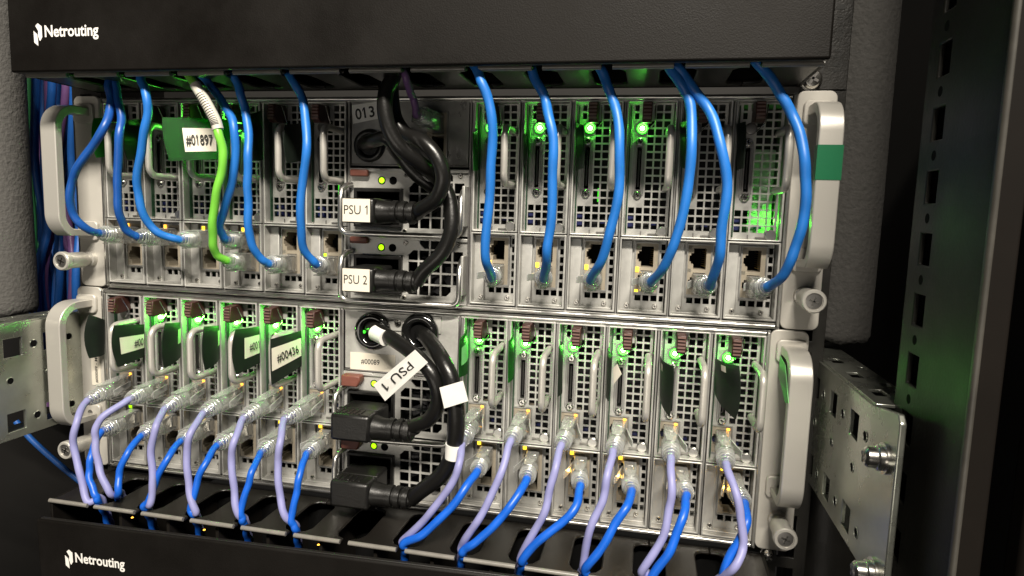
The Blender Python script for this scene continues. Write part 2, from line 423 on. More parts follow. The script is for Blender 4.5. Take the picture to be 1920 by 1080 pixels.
FR = 5.2
def node(kind, name='server_node'):
    t = thing(name, 'x', 'server node', (0, 0, 0))
    # ---- upper face plate with square vents
    holes = []
    hw = 1.72
    def sq(x, z, w_=hw): holes.append((round(x - w_, 3), round(z - hw, 3), round(x + w_, 3), round(z + hw, 3)))
    rows = [121.2 - 4.45 * i for i in range(16)]
    for i, z in enumerate(rows):
        if i < 3 or i == 3:
            for x in (19.8, 24.25): sq(x, z)
            if i < 2: sq(7.2, z, 1.2)
            if i == 0: sq(11.4, z, 1.2)
            if i > 1: sq(15.4, z)
        elif i < 12:
            for x in (15.4, 19.8, 24.25): sq(x, z)
        else:
            if kind == 'A':
                for x in ((6.5, 10.95, 15.4, 19.8, 24.25) if i > 12 else (15.4, 19.8, 24.25)): sq(x, z)
            else:
                for x in (19.8, 24.25): sq(x, z)
    if kind == 'B': holes.append((4.3, 52.6, 15.6, 69.0))
    slot = (7.5, 74.2, 11.5, 100.2)
    holes.append(slot)
    f = MB().plate((1.9, 49.0, 27.6, 123.6), holes, XZ(.3), 1.0).build('vent_plate', 'galvanised', t)
    # ---- folded rim of the sled
    m = MB(); m.plate((.9, 48.3, 28.7, 124.5), [(1.9, 49.0, 27.6, 123.6)], XZ(-1.2), 30)
    m.build('sled_rim', 'galvanised', t, bevel=.25)
    # lip details under the vents
    MB().box(16.5, 26.6, -.4, .3, 49.4, 50.3).box(12.2, 12.8, -.1, .3, 49.1, 51.4).build('bottom_lip', 'chrome_dark', t)
    m = MB(); m.lathe((24.3, -2.4, 51.6), (0, 1, 0), [(0, 2.6), (.4, 3.1), (2.4, 3.1)], 18); m.build('release_tab', 'bright_edge', t)
    # ---- interior
    m = MB(); m.box(2, 27.5, 24, 25, 49, 123); m.box(2, 27.5, 14, 15, 49, 58); m.build('inner_drive', 'inside', t)
    m = MB(); m.box(4, 8.5, 5, 14, 52, 60); m.box(17, 21, 9, 13, 55, 57); m.build('inner_module', 'board_blue', t)
    m = MB(); m.box(3, 3.6, 3, 80, 50, 122); m.build('circuit_board', 'board_green', t)
    # ---- power button with ring
    zc = 109.7; xc = 10.5
    b_ = MB().lathe((xc, .25, zc), (0, -1, 0), [(0, 3.3), (.8, 3.3), (1.2, 2.8), (1.25, 2.5)], 24).build('power_button', 'chrome_dark', t)
    # ---- video connector
    m = MB(); m.plate((6.3, 73.6, 12.7, 100.8), [slot], XZ(-.5), .78)
    m.prism([(9.5 + 3.2 * math.cos(a), 100.8 + 3.4 * math.sin(a)) for a in [math.pi * k / 10 for k in range(11)]], XZ(0), -.5, .28)
    m.prism([(9.5 + 3.2 * math.cos(a), 73.6 + 3.4 * math.sin(a)) for a in [math.pi + math.pi * k / 10 for k in range(11)]], XZ(0), -.5, .28)
    v = m.build('video_connector', 'galvanised_dark', t, bevel=.15)
    m = MB(); m.plate((7.5, 74.2, 11.5, 100.2), [(8.3, 75.2, 10.9, 99.2)], XZ(-1.1), 7); m.build('connector_shell', 'chrome_dark', v)
    MB().box(9.1, 10.0, -.2, 6, 77, 97.5).build('connector_tongue', 'black_plastic', v)
    MB().box(7.9, 11.1, 6, 6.5, 74.2, 100.2).build('connector_back', 'void_black', v)
    for z in (102.4, 72.2): screw(v, 9.5, -.5, z, 2.2)
    # ---- brown latch with ribs
    m = MB(); m.prism([(-11, 121.8), (1, 122.6), (3, 112), (-9.5, 110.8), (-12.4, 114)], lambda a, b, d: Vector((d, a, b + .8)), 10.4, 15.6)
    l = m.build('release_latch', 'latch_brown', t, bevel=.5)
    m = MB()
    for i in range(5): m.box(10.9, 15.1, -12.7, -11.4, 113.4 + 1.9 * i, 114.3 + 1.9 * i)
    m.build('latch_rib', 'latch_rib', l)
    m = MB(); m.tube([(17.3, -7, 121.8), (17.3, -1, 112.5), (13, -.2, 108)], .35, 6); m.build('latch_spring', 'screw_metal', l)
    # ---- wire handle
    pts = [(24.6, 5, 107), (24.6, -17, 107)]
    for k in range(6): a = R(90 * k / 5); pts.append((24.6, -17 - 6 * math.sin(a), 101 + 6 * math.cos(a)))
    for k in range(6): a = R(90 * k / 5); pts.append((24.6, -17 - 6 * math.cos(a), 82 - 6 * math.sin(a)))
    pts += [(24.6, 5, 76)]
    MB().tube(pts, 2.05, 14).build('pull_handle', 'handle_paint', t, ang=60)
    # ---- lower bay
    holes = [(25.0, z - 1.75, 27.3, z + 1.75) for z in (42.6, 37.6, 32.6, 27.6, 22.6, 17.4)]
    holes += [(x - 1.75, 10.7, x + 1.75, 14.1) for x in (12.8, 17.4, 22.0)] + [(25.0, 10.7, 27.3, 14.1)]
    holes.append((10.3, 15.7, 23.6, 45.0))
    MB().plate((1.7, 5.2, 27.6, 46.8), holes, XZ(2.0), 1.0).build('port_plate', 'galvanised', t)
    m = MB(); m.plate((.8, 4.2, 28.8, 47.7), [(1.7, 5.2, 27.6, 46.8)], XZ(-1.6), 30); m.build('bay_rim', 'galvanised', t, bevel=.25)
    m = MB(); m.box(1.8, 8.6, -.6, 2.0, 5.4, 46.2); m.build('bay_rib', 'galvanised', t, bevel=.5)
    m = MB(); m.box(1.8, 27.5, -2.6, 1.9, 5.2, 6.0); m.build('bay_ledge', 'galvanised', t, bevel=.2)
    screw(t, 6.6, -.6, 8.0, 1.5); screw(t, 22.8, 1.9, 7.9, 1.5)
    MB().box(2, 27.5, 20, 21, 5, 47).build('bay_back', 'void_black', t)
    MB().box(11.5, 14, 9, 12, 10.5, 14.5).build('inner_board', 'board_green', t)
    pb = ports_mesh(t, 10.4, 15.8, 23.5, 44.9, [(17.3, 36.8), (17.3, 22.8)])
    pb.location.y += 1.4 * S
    for (z) in (43.2, 30.0): MB().box(10.7, 12.7, -.9, 1.4, z - 1, z + 1).build('status_window', 'led_off', pb)
    if kind == 'B':
        p2 = ports_mesh(t, 4.4, 52.8, 15.5, 68.9, [(10.3, 60.6)])
        p2.location.y += .8 * S
    for c in t.children:
        k = c.name.split('.')[0]
        if k in ('sled_rim', 'bay_rim', 'pull_handle', 'circuit_board'): continue
        c.location.y += (3.0 if k in ('release_latch', 'latch_spring') else FR) * S
        c.location.x -= .7 * S
    return t
pA = node('A'); pB = node('B')

def add_led(t, on, kind, power=.006):
    if on:
        MB().lathe((9.8, FR - 1.0, 109.7), (0, -1, 0), [(0, 3.2), (.06, 3.2)], 24).build('button_glow', 'led_ring', t)
        c = MB().lathe((9.8, FR - 1.05, 109.7), (0, -1, 0), [(0, 1.25), (.35, 1.2), (.5, .5)], 16).build('button_lamp', 'led_core', t)
        r = MB()
        r.tube([(9.8 + 2.5 * math.cos(a), FR - .95, 109.7 + 2.5 * math.sin(a)) for a in [2 * math.pi * k / 24 for k in range(25)]], .38, 6); r.build('lamp_ring', 'led_green', c)
        glow(t, (9.8, FR - 3.4, 109.7), power, r=1.2)
nodes = {}
ORD = ['first', 'second', 'third', 'fourth', 'fifth', 'sixth']
desc = {
 ('U', 0): 'upper chassis node farthest left, with two dark blue cables hanging in front',
 ('U', 1): 'upper chassis node second from left edge, behind the light blue cable',
 ('U', 2): 'upper chassis node third from left, below the green tag reading #01897',
 ('U', 3): 'upper chassis node fourth from left, with the green cable plugged in its lower port',
 ('U', 4): 'upper chassis node fifth from left, with a dark blank tag over its handle',
 ('U', 5): 'upper chassis node immediately left of the PSU 1 plug',
 ('U', 6): 'upper chassis node immediately right of the power supplies, blue cable over its power button',
 ('U', 7): 'upper chassis node second right of the power supplies, lit green power button',
 ('U', 8): 'upper chassis node third right of the power supplies, lit green power button',
 ('U', 9): 'upper chassis node fourth right of the power supplies, lit green power button',
 ('U', 10): 'upper chassis node second from the right edge, no button light',
 ('U', 11): 'upper chassis node at the right edge, glowing green inside its vents',
 ('L', 0): 'lower chassis node farthest left, dark tab over the ear and no button light',
 ('L', 1): 'lower chassis node second from left, with the dark #00 tag at its left side',
 ('L', 2): 'lower chassis node third from left, lit button and partly hidden tag label',
 ('L', 3): 'lower chassis node fourth from left, lit button and dark green tag',
 ('L', 4): 'lower chassis node fifth from left, tag reading #001 at its left',
 ('L', 5): 'lower chassis node just left of the power supplies, tag reading #00436 at its left',
 ('L', 6): 'lower chassis node just right of the power supplies, bright green tag edge',
 ('L', 7): 'lower chassis node second right of the power supplies, green ring under brown latch',
 ('L', 8): 'lower chassis node third right of the power supplies, green ring below brown latch',
 ('L', 9): 'lower chassis node fourth right of the power supplies, torn white label on its tag',
 ('L', 10): 'lower chassis node second from the right edge, narrow dark tag curling forward',
 ('L', 11): 'lower chassis node at the right edge, broad dark tag curling over its vents',
}
for ch in 'UL':
    src = pA if ch == 'U' else pB
    for i in range(12):
        t = src if i == 0 else dup(src)
        x = (-217 + PW * i) if i < 6 else (HP + PW * (i - 6))
        t.location = Vector((x + (DXL if ch == 'L' else 0), 0, ZU if ch == 'U' else ZL)) * S
        t['label'] = desc[(ch, i)]; t['category'] = 'server node'; t['group'] = 'server nodes side by side in the two chassis'
        nodes[(ch, i)] = t
        t.location.y += random.uniform(-.35, .35) * S; t.rotation_euler.y = R(random.uniform(-.15, .15))
        for c in t.children:
            if c.name.startswith('pull_handle'): c.rotation_euler.z = R(random.uniform(-1.2, 1.2))
            if c.name.startswith('release_latch'): c.location.z += random.uniform(-.5, .5) * S; c.location.y += random.uniform(-.8, .5) * S
lit = {('U', 0), ('U', 2), ('U', 3), ('U', 6), ('U', 7), ('U', 8), ('U', 9)} | {('L', i) for i in range(1, 12)}
for k, t in nodes.items():
    add_led(t, k in lit, k[0], .0006 if k == ('U', 0) else .015 if k[0] == 'L' and k[1] < 6 else (.008 if k[0] == 'L' else (.018 if k[1] < 5 else (.002 if k[1] == 6 else .0055))))
for k_ in (8, 9, 10, 11): glow(nodes[('L', k_)], (12.0, -7, 37), .0022, (1, .5, .06), 1.0)
# port activity lamps
def lamp(t, x, y, z, m='led_yellow', w_=1.0, h=1.5):
    x -= .7; y += FR
    return MB().box(x - w_, x + w_, y - .35, y, z - h, z + h).build('port_lamp', m, t, bevel=.3)
for i in range(6, 10): lamp(nodes[('U', i)], 11.7, .35, 29.2)
lamp(nodes[('U', 9)], 11.7, .35, 16.6, 'led_yellow', 1, .8)
for i in (0, 1, 2, 3): lamp(nodes[('U', i)], 11.7, .35, 43.2, 'led_amber' if i < 2 else 'led_yellow')
lamp(nodes[('U', 5)], 11.7, .35, 29.2, 'led_lime', .9, 1.0)
for i in range(12):
    lamp(nodes[('L', i)], 13.4, -.2, 67.2, 'led_amber', .9, .7)
    lamp(nodes[('L', i)], 12.0, .35, 43.4, 'led_yellow' if i != 0 else 'led_lime', 1.1, 1.3)
    if i > 5: lamp(nodes[('L', i)], 12.5, -.2, 54.2, 'led_amber', .9, .4)
# grey panel added inside the last upper node to catch a green light
b_ = MB().box(20, 25, 15, 16, 63, 69).box(13, 26, 19, 20, 50, 100).build('drive_glow', 'inner_grey', nodes[('U', 11)]); glow(nodes[('U', 11)], (23, 12, 60), .010)
for i, zz in ((8, 78), (5, 78), (4, 80), (1, 82), (2, 80)):
    MB().box(14.8, 16.4, 16, 16.6, zz - 10, zz - 2).build('drive_glow', 'led_inner_green', nodes[('U', i)])

# ================================================================== POWER SUPPLIES AND MIDDLE PANELS
def psu(x0, z0, label, latch3d):
    t = thing('power_supply', label, 'power supply', (x0, 0, z0), 'power supply modules in the middle column')
    # local x 0..77 ; z 0..40
    holes = []
    p = 7.2
    for r_ in range(5):
        z = 4.0 + r_ * p
        for c in range(5):
            x = 38.6 + c * p
            if (r_ == 4 and c == 0) or (r_ in (0, 4) and c == 4): 
                continue
            holes.append((x, z, x + 6.1, z + 6.1))
    holes.append((3.5, 4.2, 34.6, 27.5)); holes.append((18.8, 30.7, 22.6, 34.5)) ; holes.append((26.2, 30.7, 30.0, 34.5))
    MB().plate((0, 0, 76.5, 39.6), holes, XZ(-.2), 1.2).build('vent_plate', 'galvanised', t)
    # chamfered corner gussets of the mesh
    m = MB()
    for (x, z, sx, sz) in ((38.6 + p, 4 + 4 * p, 1, 1), (38.6, 4 + 4 * p - 1.1, 1, -1), (38.6 + 3 * p + 6.1, 4, -1, 1), (38.6 + 3 * p + 6.1, 4 + 4 * p + 6.1, -1, -1)):
        m.prism([(x, z), (x + 3 * sx, z), (x, z + 3 * sz)], XZ(0), -.25, .8)
    m.build('vent_gusset', 'galvanised', t)
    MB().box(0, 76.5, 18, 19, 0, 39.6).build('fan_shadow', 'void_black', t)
    m = MB()
    for k in range(7):
        a = 2 * math.pi * k / 7
        Mx = Matrix.Translation((56, 12, 19)) @ Matrix.Rotation(a, 4, 'Y') @ Matrix.Rotation(R(35), 4, 'X'); m.box(3, 15, -.5, .5, -3, 3, Mx)
    m.build('fan_blades', 'inside', t)
    # socket housing
    m = MB(); m.plate((3.2, 3.9, 35.0, 27.8), [(5.2, 5.8, 33.0, 25.4)], XZ(-3.0), 22); s_ = m.build('power_socket', 'plug_black', t, bevel=.5)
    MB().box(5, 33.2, 12, 13, 5.6, 25.6).build('socket_back', 'void_black', s_)
    # lamp and empty hole
    for xx in (20.7, 28.1):
        m = MB(); m.prism([(xx + 2.5 * math.cos(2 * math.pi * k / 20), 32.6 + 2.5 * math.sin(2 * math.pi * k / 20)) for k in range(20)], XZ(0), -.35, -.21); m.build('lamp_hole', 'void_black', t)
    MB().lathe((20.7, -.34, 32.6), (0, -1, 0), [(0, 1.8), (.5, 1.5), (.7, .8)], 16).build('status_lamp', 'led_lime', t)
    # top tab strip
    MB().plate((0, 37.8, 76.5, 39.8), [(20, 38.9, 25, 39.81), (48, 38.9, 53, 39.81)], XZ(-1.6), 1.2).build('top_flange', 'galvanised', t, bevel=.2)
    if latch3d:
        m = MB(); m.prism([(1.0, 31.2), (12.0, 31.2), (14.2, 35.5), (13.8, 38.6), (1.2, 38.6)], XZ(0), -7.5, -.4)
    else:
        m = MB(); m.box(1.0, 12.8, -4, -.4, 34.6, 38.8)
    m.build('release_latch', 'latch_red', t, bevel=.9)
    for (x, z) in ((36.8, 36.0), (71, 36.4), (36.2, 1.9), (72.5, 5)): screw(t, x, -.3, z, 1.5)
    # bail handle
    pts = [(1.5, -2, 29.5), (.2, -6, 29), (-.6, -11, 26), (-.6, -12.5, 20), (-.6, -12.5, 6)]
    for k in range(5): a = R(90 * k / 4); pts.append((4.4 - 5 * math.cos(a), -12.5, 4.5 - 4.6 * math.sin(a)))
    pts += [(30, -12, -.1), (66, -9, -.1)]
    for k in range(5): a = R(90 * k / 4); pts.append((69 + 5 * math.sin(a), -8.5, 4.9 - 5 * math.cos(a)))
    pts += [(74, -8, 22), (73.5, -2, 27)]
    MB().tube(pts, 1.75, 10).build('bail_handle', 'bright_edge', t, ang=60)
    MB().box(74.6, 76.4, -9, 0, 6, 30).build('side_hinge', 'galvanised', t, bevel=.5)
    for z in (12, 24): screw(t, 74.6, -5, z, 1.8, (-1, 0, 0))
    return t
XP = -HP + 1.6
psu(XP, ZU + 44.6, 'power supply of the upper chassis behind the plug labelled PSU 1', False)
psu(XP, ZU + 3.4, 'power supply of the upper chassis behind the plug labelled PSU 2', False)
XQ = XP + DXL
psu(XQ, ZL + 44.6, 'lower chassis power supply with reddish latch wedge beside the PSU 1 flag', True)
psu(XQ, ZL + 3.4, 'bottom power supply of the lower chassis, behind the lowest black plug', True)

def ring(mb, c, R_, r, n=28, m=10, sq=1.0):
    vs = []
    for i in range(n):
        a = 2 * math.pi * i / n
        for j in range(m):
            b = 2 * math.pi * j / m
            rr = R_ + r * math.cos(b); vs.append((c[0] + rr * math.cos(a), c[1] + r * math.sin(b) * sq, c[2] + rr * math.sin(a)))
    fs = [(i * m + j, ((i + 1) % n) * m + j, ((i + 1) % n) * m + (j + 1) % m, i * m + (j + 1) % m) for i in range(n) for j in range(m)]
    mb.add(vs, fs)
# upper centre panel
t = thing('management_panel', 'steel panel numbered 013 with a grommet and two network ports', 'panel', (-HP, 0, ZU))
holes = [(54.5, 105.0, 61.8, 116.5), (54.5, 93.6, 61.8, 104.0)]
MB().plate((2.2, 87, 77.4, 124.6), [(51.0, 92.2, 63.8, 118)], XZ(-.4), 1.4).build('panel_plate', 'galvanised_dark', t, bevel=.3)
MB().box(2.2, 77.4, -.6, 1, 85.9, 86.8).box(78.0, 79.0, -1, 10, 3, 124.4).box(.7, 1.6, -1, 10, 3, 124.4).build('panel_edge', 'chrome_dark', t)
m = MB().plate((51, 92.2, 63.8, 118), holes, XZ(-.7), 11).build('port_block', 'port_beige', t)
MB().box(52, 63, 10, 11, 92.4, 117.6).build('port_cavity', 'void_black', m)
MB().plate((50.4, 91.6, 64.4, 118.6), [(51.2, 92.4, 63.6, 117.8)], XZ(-1.3), .9).build('port_shield', 'chrome_dark', m)
g = MB(); ring(g, (14.3, -1, 98.0), 8.0, 2.2); g.lathe((14.3, -1.0, 98.0), (0, 1, 0), [(0, 7.6), (1, 7.6)], 24); g.build('grommet', 'plug_black', t)
lb = MB(); A = Vector((2.9, 0, 111.5)); 
lb.prism([(3.2, 111.2), (19.5, 114.2), (19.0, 124.9 - .6), (2.5, 122.4)], XZ(0), -.7, -.42); lb.build('number_label', 'paper_white', t)
text('013', 'label_print', 'ink', t, (5.4, -.7, 113.6), (1, 0, .17), (-.17, 0, 1), 6.4, .08, .02, width=12.6)
# lower centre panel
t = thing('inlet_panel', 'steel panel with two glossy black grommets and label #00089', 'panel', (-HP + DXL, 0, ZL))
MB().plate((2.2, 86.2, 77.4, 124.6), [], XZ(-.4), 1.4).build('panel_plate', 'galvanised', t, bevel=.3)
MB().box(11.0, 66.5, -1.3, -.45, 112.6, 123.4).build('panel_step', 'galvanised', t, bevel=.3)
MB().box(2.2, 77.4, -.6, 1, 84.9, 85.8).box(78.0, 79.0, -1, 10, 3, 124.4).box(.7, 1.6, -1, 10, 3, 124.4).build('panel_edge', 'chrome_dark', t)
MB().box(33, 43.5, -.9, -.42, 108.5, 111).build('bright_tab', 'bright_edge', t)
screw(t, 38.4, -1.3, 117.6, 2.3)
for xg, zg in ((22.0, 111.5), (53.2, 113.0)):
    g = MB(); ring(g, (xg, -2.2, zg), 9.2, 3.0, 30, 12); g.build('grommet', 'plug_gloss' if 'plug_gloss' in MATS else (mat('plug_gloss', (.008, .008, .008), .12, coat=1.0) and 'plug_gloss'), t)
    MB().lathe((xg, -1.6, zg), (0, 1, 0), [(0, 8.0), (1, 8.0)], 24).build('grommet_hole', 'void_black', t)
MB().box(6.0, 36.5, -.75, -.45, 85.8, 96.8).build('asset_label', 'paper', t)
text('#00089', 'label_print', 'ink', t, (13.4, -.76, 89.8), (1, 0, 0), (0, 0, 1), 3.3, .08, .01, width=12.6)
# little green lamp in the left grommet
MB().lathe((16.2, -2.4, 110.8), (0, -1, 0), [(0, 1.1), (.4, .8)], 12).build('pilot_lamp', 'led_inner_green', t)

# ================================================================== CABLE MANAGERS (black plastic, slotted)
def manager(z0, sgn, label, tilt, hcov, logo):
    t = thing('cable_manager', label, 'cable manager', (0, 0, z0), 'black slotted cable managers above and below the servers')
    # finger plate z 0..-1.6*sgn ; slots open to the front
    gx = [-153.4 + 34.25 * k for k in range(-1, 11)]
    gx = [g for g in gx if -215 < g < 215]
    fing = []; 
    yb, yf = -9, -48
    m = MB()
    ya, ye = -3.0, -52.0
    edges = [-219.0] + gx + [219.0]
    def top(a, b, d): return Vector((a, b, -sgn * d))
    # fingers: T shaped between consecutive slots
    for i in range(len(edges) - 1):
        l, r_ = edges[i], edges[i + 1]
        hl = 8.6 if i > 0 else 0; hr = 8.6 if i < len(edges) - 2 else 0
        gl = 2.4 if i > 0 else 0; gr = 2.4 if i < len(edges) - 2 else 0
        poly = [(l, ya), (r_, ya), (r_, yb)]
        if hr: poly += [(r_ - 4.5, yb), (r_ - 7.5, yb - 2), (r_ - hr, yb - 5.5), (r_ - hr, yf + 6), (r_ - 6, yf + 1.5), (r_ - gr, yf)]
        poly += [(r_ - gr, ye), (l + gl, ye)]
        if hl: poly += [(l + gl, yf), (l + 6, yf + 1.5), (l + hl, yf + 6), (l + hl, yb - 5.5), (l + 7.5, yb - 2), (l + 4.5, yb)]
        poly += [(l, yb)]
        m.prism(poly, top, 0, 2.0)
        # rolled front edge of each finger and the web beneath it
        fe = MB(); fe.tube([(l + gl + .3, ye - .3, -sgn * .3), (r_ - gr - .3, ye - .3, -sgn * .3)], 1.35, 10); fe.build('front_edge', 'edge_glint', t)
        if hl or hr:
            c = (l + r_) / 2
    m.build('finger_frame', 'tray_black', t, bevel=.8)
    m = MB()
    for i in range(1, len(edges) - 2):
        c = (edges[i] + edges[i + 1]) / 2
        z1, z2 = sorted((-sgn * 2, -sgn * (hcov - 6))); m.box(c - 1.0, c + 1.0, yf, ya, z1, z2)
    m.build('finger_web', 'tray_black', t)
    for s in (-1, 1):
        z1, z2 = sorted((sgn * .2, -sgn * hcov)); 
        MB().box(min(s * 217.4, s * 219.4), max(s * 217.4, s * 219.4), ye, 0, z1, z2).build('side_wall', 'cover_black', t, bevel=.4)
    z1, z2 = sorted((sgn * 0, -sgn * hcov)); MB().box(-219, 219, -2.6, -1.2, z1, z2).build('back_wall', 'void_black', t)
    # hinged cover
    c = bpy.data.objects.new('front_cover', None)
    zc0 = -sgn * (4.5 if sgn > 0 else 0.5)
    m = MB(); z1, z2 = sorted((zc0, -sgn * hcov)); m.box(-221.5, 219.5, -60.2, -57.8, z1, z2)
    cv = m.build('front_cover', 'cover_black', t, bevel=1.2)
    zz = sorted((zc0 - sgn * .2, zc0 - sgn * 2.0))
    lp = MB(); lp.box(-221, 219, -57.8, -55.2, *zz); lp.build('cover_lip', 'black_plastic', cv, bevel=.5)
    cv.rotation_euler = (0, -R(tilt), 0)
    # emblem and name
    ox, oz = logo; k = .96
    L_ = MB()
    left = [(0, 0), (2.9, -2.4), (3.35, -6.6), (3.35, -10.3), (.2, -8.0)]
    right = [(1.7, 3.4), (3.8, 5.1), (6.9, 2.9), (7.0, -4.4), (5.3, -7.0), (4.6, -6.6), (3.5, -3.3), (3.9, -.2), (3.4, .8)]
    def lf(a, b, d): return Vector((ox + a * .82, -60.25 - d, oz - 1.2 + b * .80))
    L_.prism(left, lf, 0, .12); L_.prism(right, lf, 0, .12)
    L_.build('emblem', 'logo_white', cv)
    text('Netrouting', 'brand_lettering', 'logo_white', cv, (ox + 7.6, -60.25, oz - 4.6), (1, 0, .0), (0, 0, 1), 6.2, .12, .022, width=35.8)
    return t
mt = manager(132.2, -1, 'upper black cable manager with white logo above the servers', 0.0, 90, (-203.8, 156.6 - 132.2))
mbm = manager(-129.3, 1, 'lower black cable manager with white logo below the servers', 1.3, 90, (-201.2, -151.0 + 129.3 - 3))
# amber reflections on the lower manager lip, put in as small glowing dots
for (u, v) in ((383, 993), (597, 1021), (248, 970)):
    p = P(u, v, -56.4); MB().lathe((p.x, p.y, p.z + 129.3 - .2), (0, 0, 1), [(0, .75), (.3, .6), (.4, .3)], 10).build('amber_glint', 'led_amber', mbm)

# ================================================================== RACK: rails, brackets, posts, foam
def rail(s, label):
    t = thing('rack_rail', label, 'rack rail', (0, 0, -260))
    x0, x1 = sorted((s * 219.8, s * 243))
    hs = []
    for k in range(34):
        zc = 6 + 15.875 * k; a, b = sorted((s * 227, s * 236.5)); hs.append((a, zc - 4.7, b, zc + 4.7))
    MB().plate((x0, 0, x1, 530), hs, XZ(1.2), 2.0).build('punched_face', 'rail_black', t, bevel=.3)
    a, b = sorted((s * 241, s * 243)); MB().box(a, b, 3.3, 60, 0, 530).build('return_flange', 'rail_black', t)
    a, b = sorted((s * 219.8, s * 221.8)); MB().box(a, b, 3.3, 60, 0, 530).build('inner_flange', 'rail_black', t)
    return t
rr = rail(1, 'black punched rack rail with printed height units, right of the upper cable manager')
rail(-1, 'black punched rack rail mostly hidden behind the left server ears')
# printed plate strip on the right rail
p0 = P(1571, 133, .9)
MB().box(223, 242.6, .3, 1.1, 130.8 + 260, 196 + 260).build('number_strip', 'rail_black', rr, bevel=.2)
text('15 U - 33 U', 'unit_numbers', 'rail_ink', rr, (238.6, .25, 139.5 + 260), (0, 0, 1), (-1, 0, 0), 3.2, .1, .03, width=29)
MB().box(234.6, 238.6, .1, .35, 171.5 + 260, 174 + 260).build('printed_block', 'rail_ink', rr)
# big cage-nut screws
for (u, v, nm) in ((1523, 148, 0), (1440, 1042, 1)):
    p = P(u, v, -3)
    t = thing('rack_screw', ['large silver cross-head screw above the upper right server ear', 'small silver cross-head screw below the lower right server ear'][nm], 'screw', p)
    r = 5.0 if nm == 0 else 3.4
    MB().lathe((0, 4, 0), (0, -1, 0), [(0, r * 1.15), (1.5, r * 1.15), (1.6, r), (4.2, r), (5.6, r * .8), (6.0, r * .4)], 20).build('screw_head', 'screw_metal', t)
    c = MB()
    for a in (30, 120):
        c.box(-r * .6, r * .6, -2.3, -1.0, -r * .13, r * .13, Matrix.Rotation(R(a), 4, 'Y'))
    c.build('cross_recess', 'chrome_dark', t)

def bracket(s, label, ysq, yrd, z0, z1, ymin, bend):
    t = thing('depth_bracket', label, 'rack bracket', (s * 241, 0, z1))
    H = z1 - z0; hs = []; 
    zr1, zr2 = -15.0, -(H - 11.0)
    for y in ysq:
        for z in (zr1, zr2): hs.append((y - 6, z - 6, y + 6, z + 6))
    fn = lambda a, b, d: Vector((s * d, a, b))
    MB().plate((bend, -H, 60, 0), hs, fn, 2.0).build('side_plate', 'zinc', t, bevel=.3)
    # round holes: dark recesses with rims
    for (y, z, r_) in [(y, z, 2.3) for y in yrd for z in (zr1, zr2)] + [(y + (yrd[0] - ysq[0]) * .2, -H / 2 + 1, 2.1) for y in ysq]:
        k = MB(); k.lathe((-s * .06, y, z), (s, 0, 0), [(0, r_), (.1, r_)], 16)
        b = k.build('bolt_hole', 'void_black', t)
        k = MB(); k.tube([(-s * .1, y + (r_ + .2) * math.cos(a), z + (r_ + .2) * math.sin(a)) for a in [2 * math.pi * q / 16 for q in range(17)]], .25, 5); k.build('hole_rim', 'zinc', b)
    hs = [(y - 6, 6, y + 6, 12) for y in ysq] + [(y - 3, 15, y + 3, 19) for y in yrd]
    MB().plate((bend, 0, 60, 22), [], lambda a, b, d: Vector((s * b, a, .6 - d)), .05).v
    MB().plate((bend + 4, 1.5, 60, 21), hs, lambda a, b, d: Vector((s * b, a, .9 - d)), 1.6).build('top_flange', 'zinc', t, bevel=.3)
    MB().plate((bend + 4, 1.5, 60, 21), [], lambda a, b, d: Vector((s * b, a, -H + d)), 1.6).build('bottom_flange', 'zinc', t)
    # forward mounting lug
    lug = MB(); lug.prism([(bend - .4, 1.5), (ymin + 3, 5.5), (ymin, 2.5), (ymin, -H + 2), (ymin + 3, -H - 1), (bend - .4, -H)], fn, -1.2, 1.4)
    l_ = lug.build('mounting_lug', 'zinc', t, bevel=.6)
    for z in (-14.5, -62):
        h_ = MB(); h_.lathe((-s * 1.2, ymin + 10, z), (-s, 0, 0), [(0, 6.2), (1.2, 6.2), (1.3, 5.0), (3.2, 5.0), (3.6, 4.6), (3.8, 4.2), (4.4, 4.2), (7.0, 4.0), (8.0, 3.0)], 24)
        h_ = h_.build('hex_bolt', 'screw_metal', l_)
        c = MB()
        for a in (25, 115):
            c.box(-.3, .3, -2.6, 2.6, -.5, .5, Matrix.Translation((-s * 9.2, ymin + 10, z)) @ Matrix.Rotation(R(a), 4, 'X'))
        c.build('cross_recess', 'chrome_dark', h_)
    return t
bracket(1, 'punched zinc steel bracket right of the lower server, bolted to the black post', (2, -31, -65), (-13, -48, -81), -85.5, -15.5, -119, -89)
bracket(-1, 'punched zinc steel bracket at the left edge beside the lower left handle', (26, -25, -52, -79), (12, -12, -38, -66), -91, -17.5, -150, -119)

# right outer post
t = thing('rack_post', 'tall black punched rack post with square and round holes on the right', 'rack post', (250, -110, -300))
hs = [(-103, 300 + 123.5 - 24.0 * k - 6.2, -93, 300 + 123.5 - 24.0 * k + 6.2) for k in range(-3, 14)]
hs = [(a + 110, b, c + 110, d) for a, b, c, d in hs]
MB().plate((-34, 0, 27, 620), hs, lambda a, b, d: Vector((d, a, b)), 2.2).build('punched_face', 'post_black', t, bevel=.6)
for k in range(-3, 14):
    MB().lathe((-.05, 12.5, 300 + 123.5 - 12.0 - 24.0 * k), (1, 0, 0), [(0, 2.0), (.12, 2.0)], 14).build('round_hole', 'void_black', t)
MB().box(.5, 8.5, -36.5, -34.2, 0, 620).build('front_return', 'door_brown', t, bevel=.9)
MB().tube([(.9, -35.0, 0), (.9, -35.0, 620)], 1.5, 12).build('ridge_edge', 'ridge_black', t)
MB().box(2.4, 14, 20, 21, 0, 620).box(7, 8, -34, 40, 0, 620).build('inner_web', 'void_black', t)
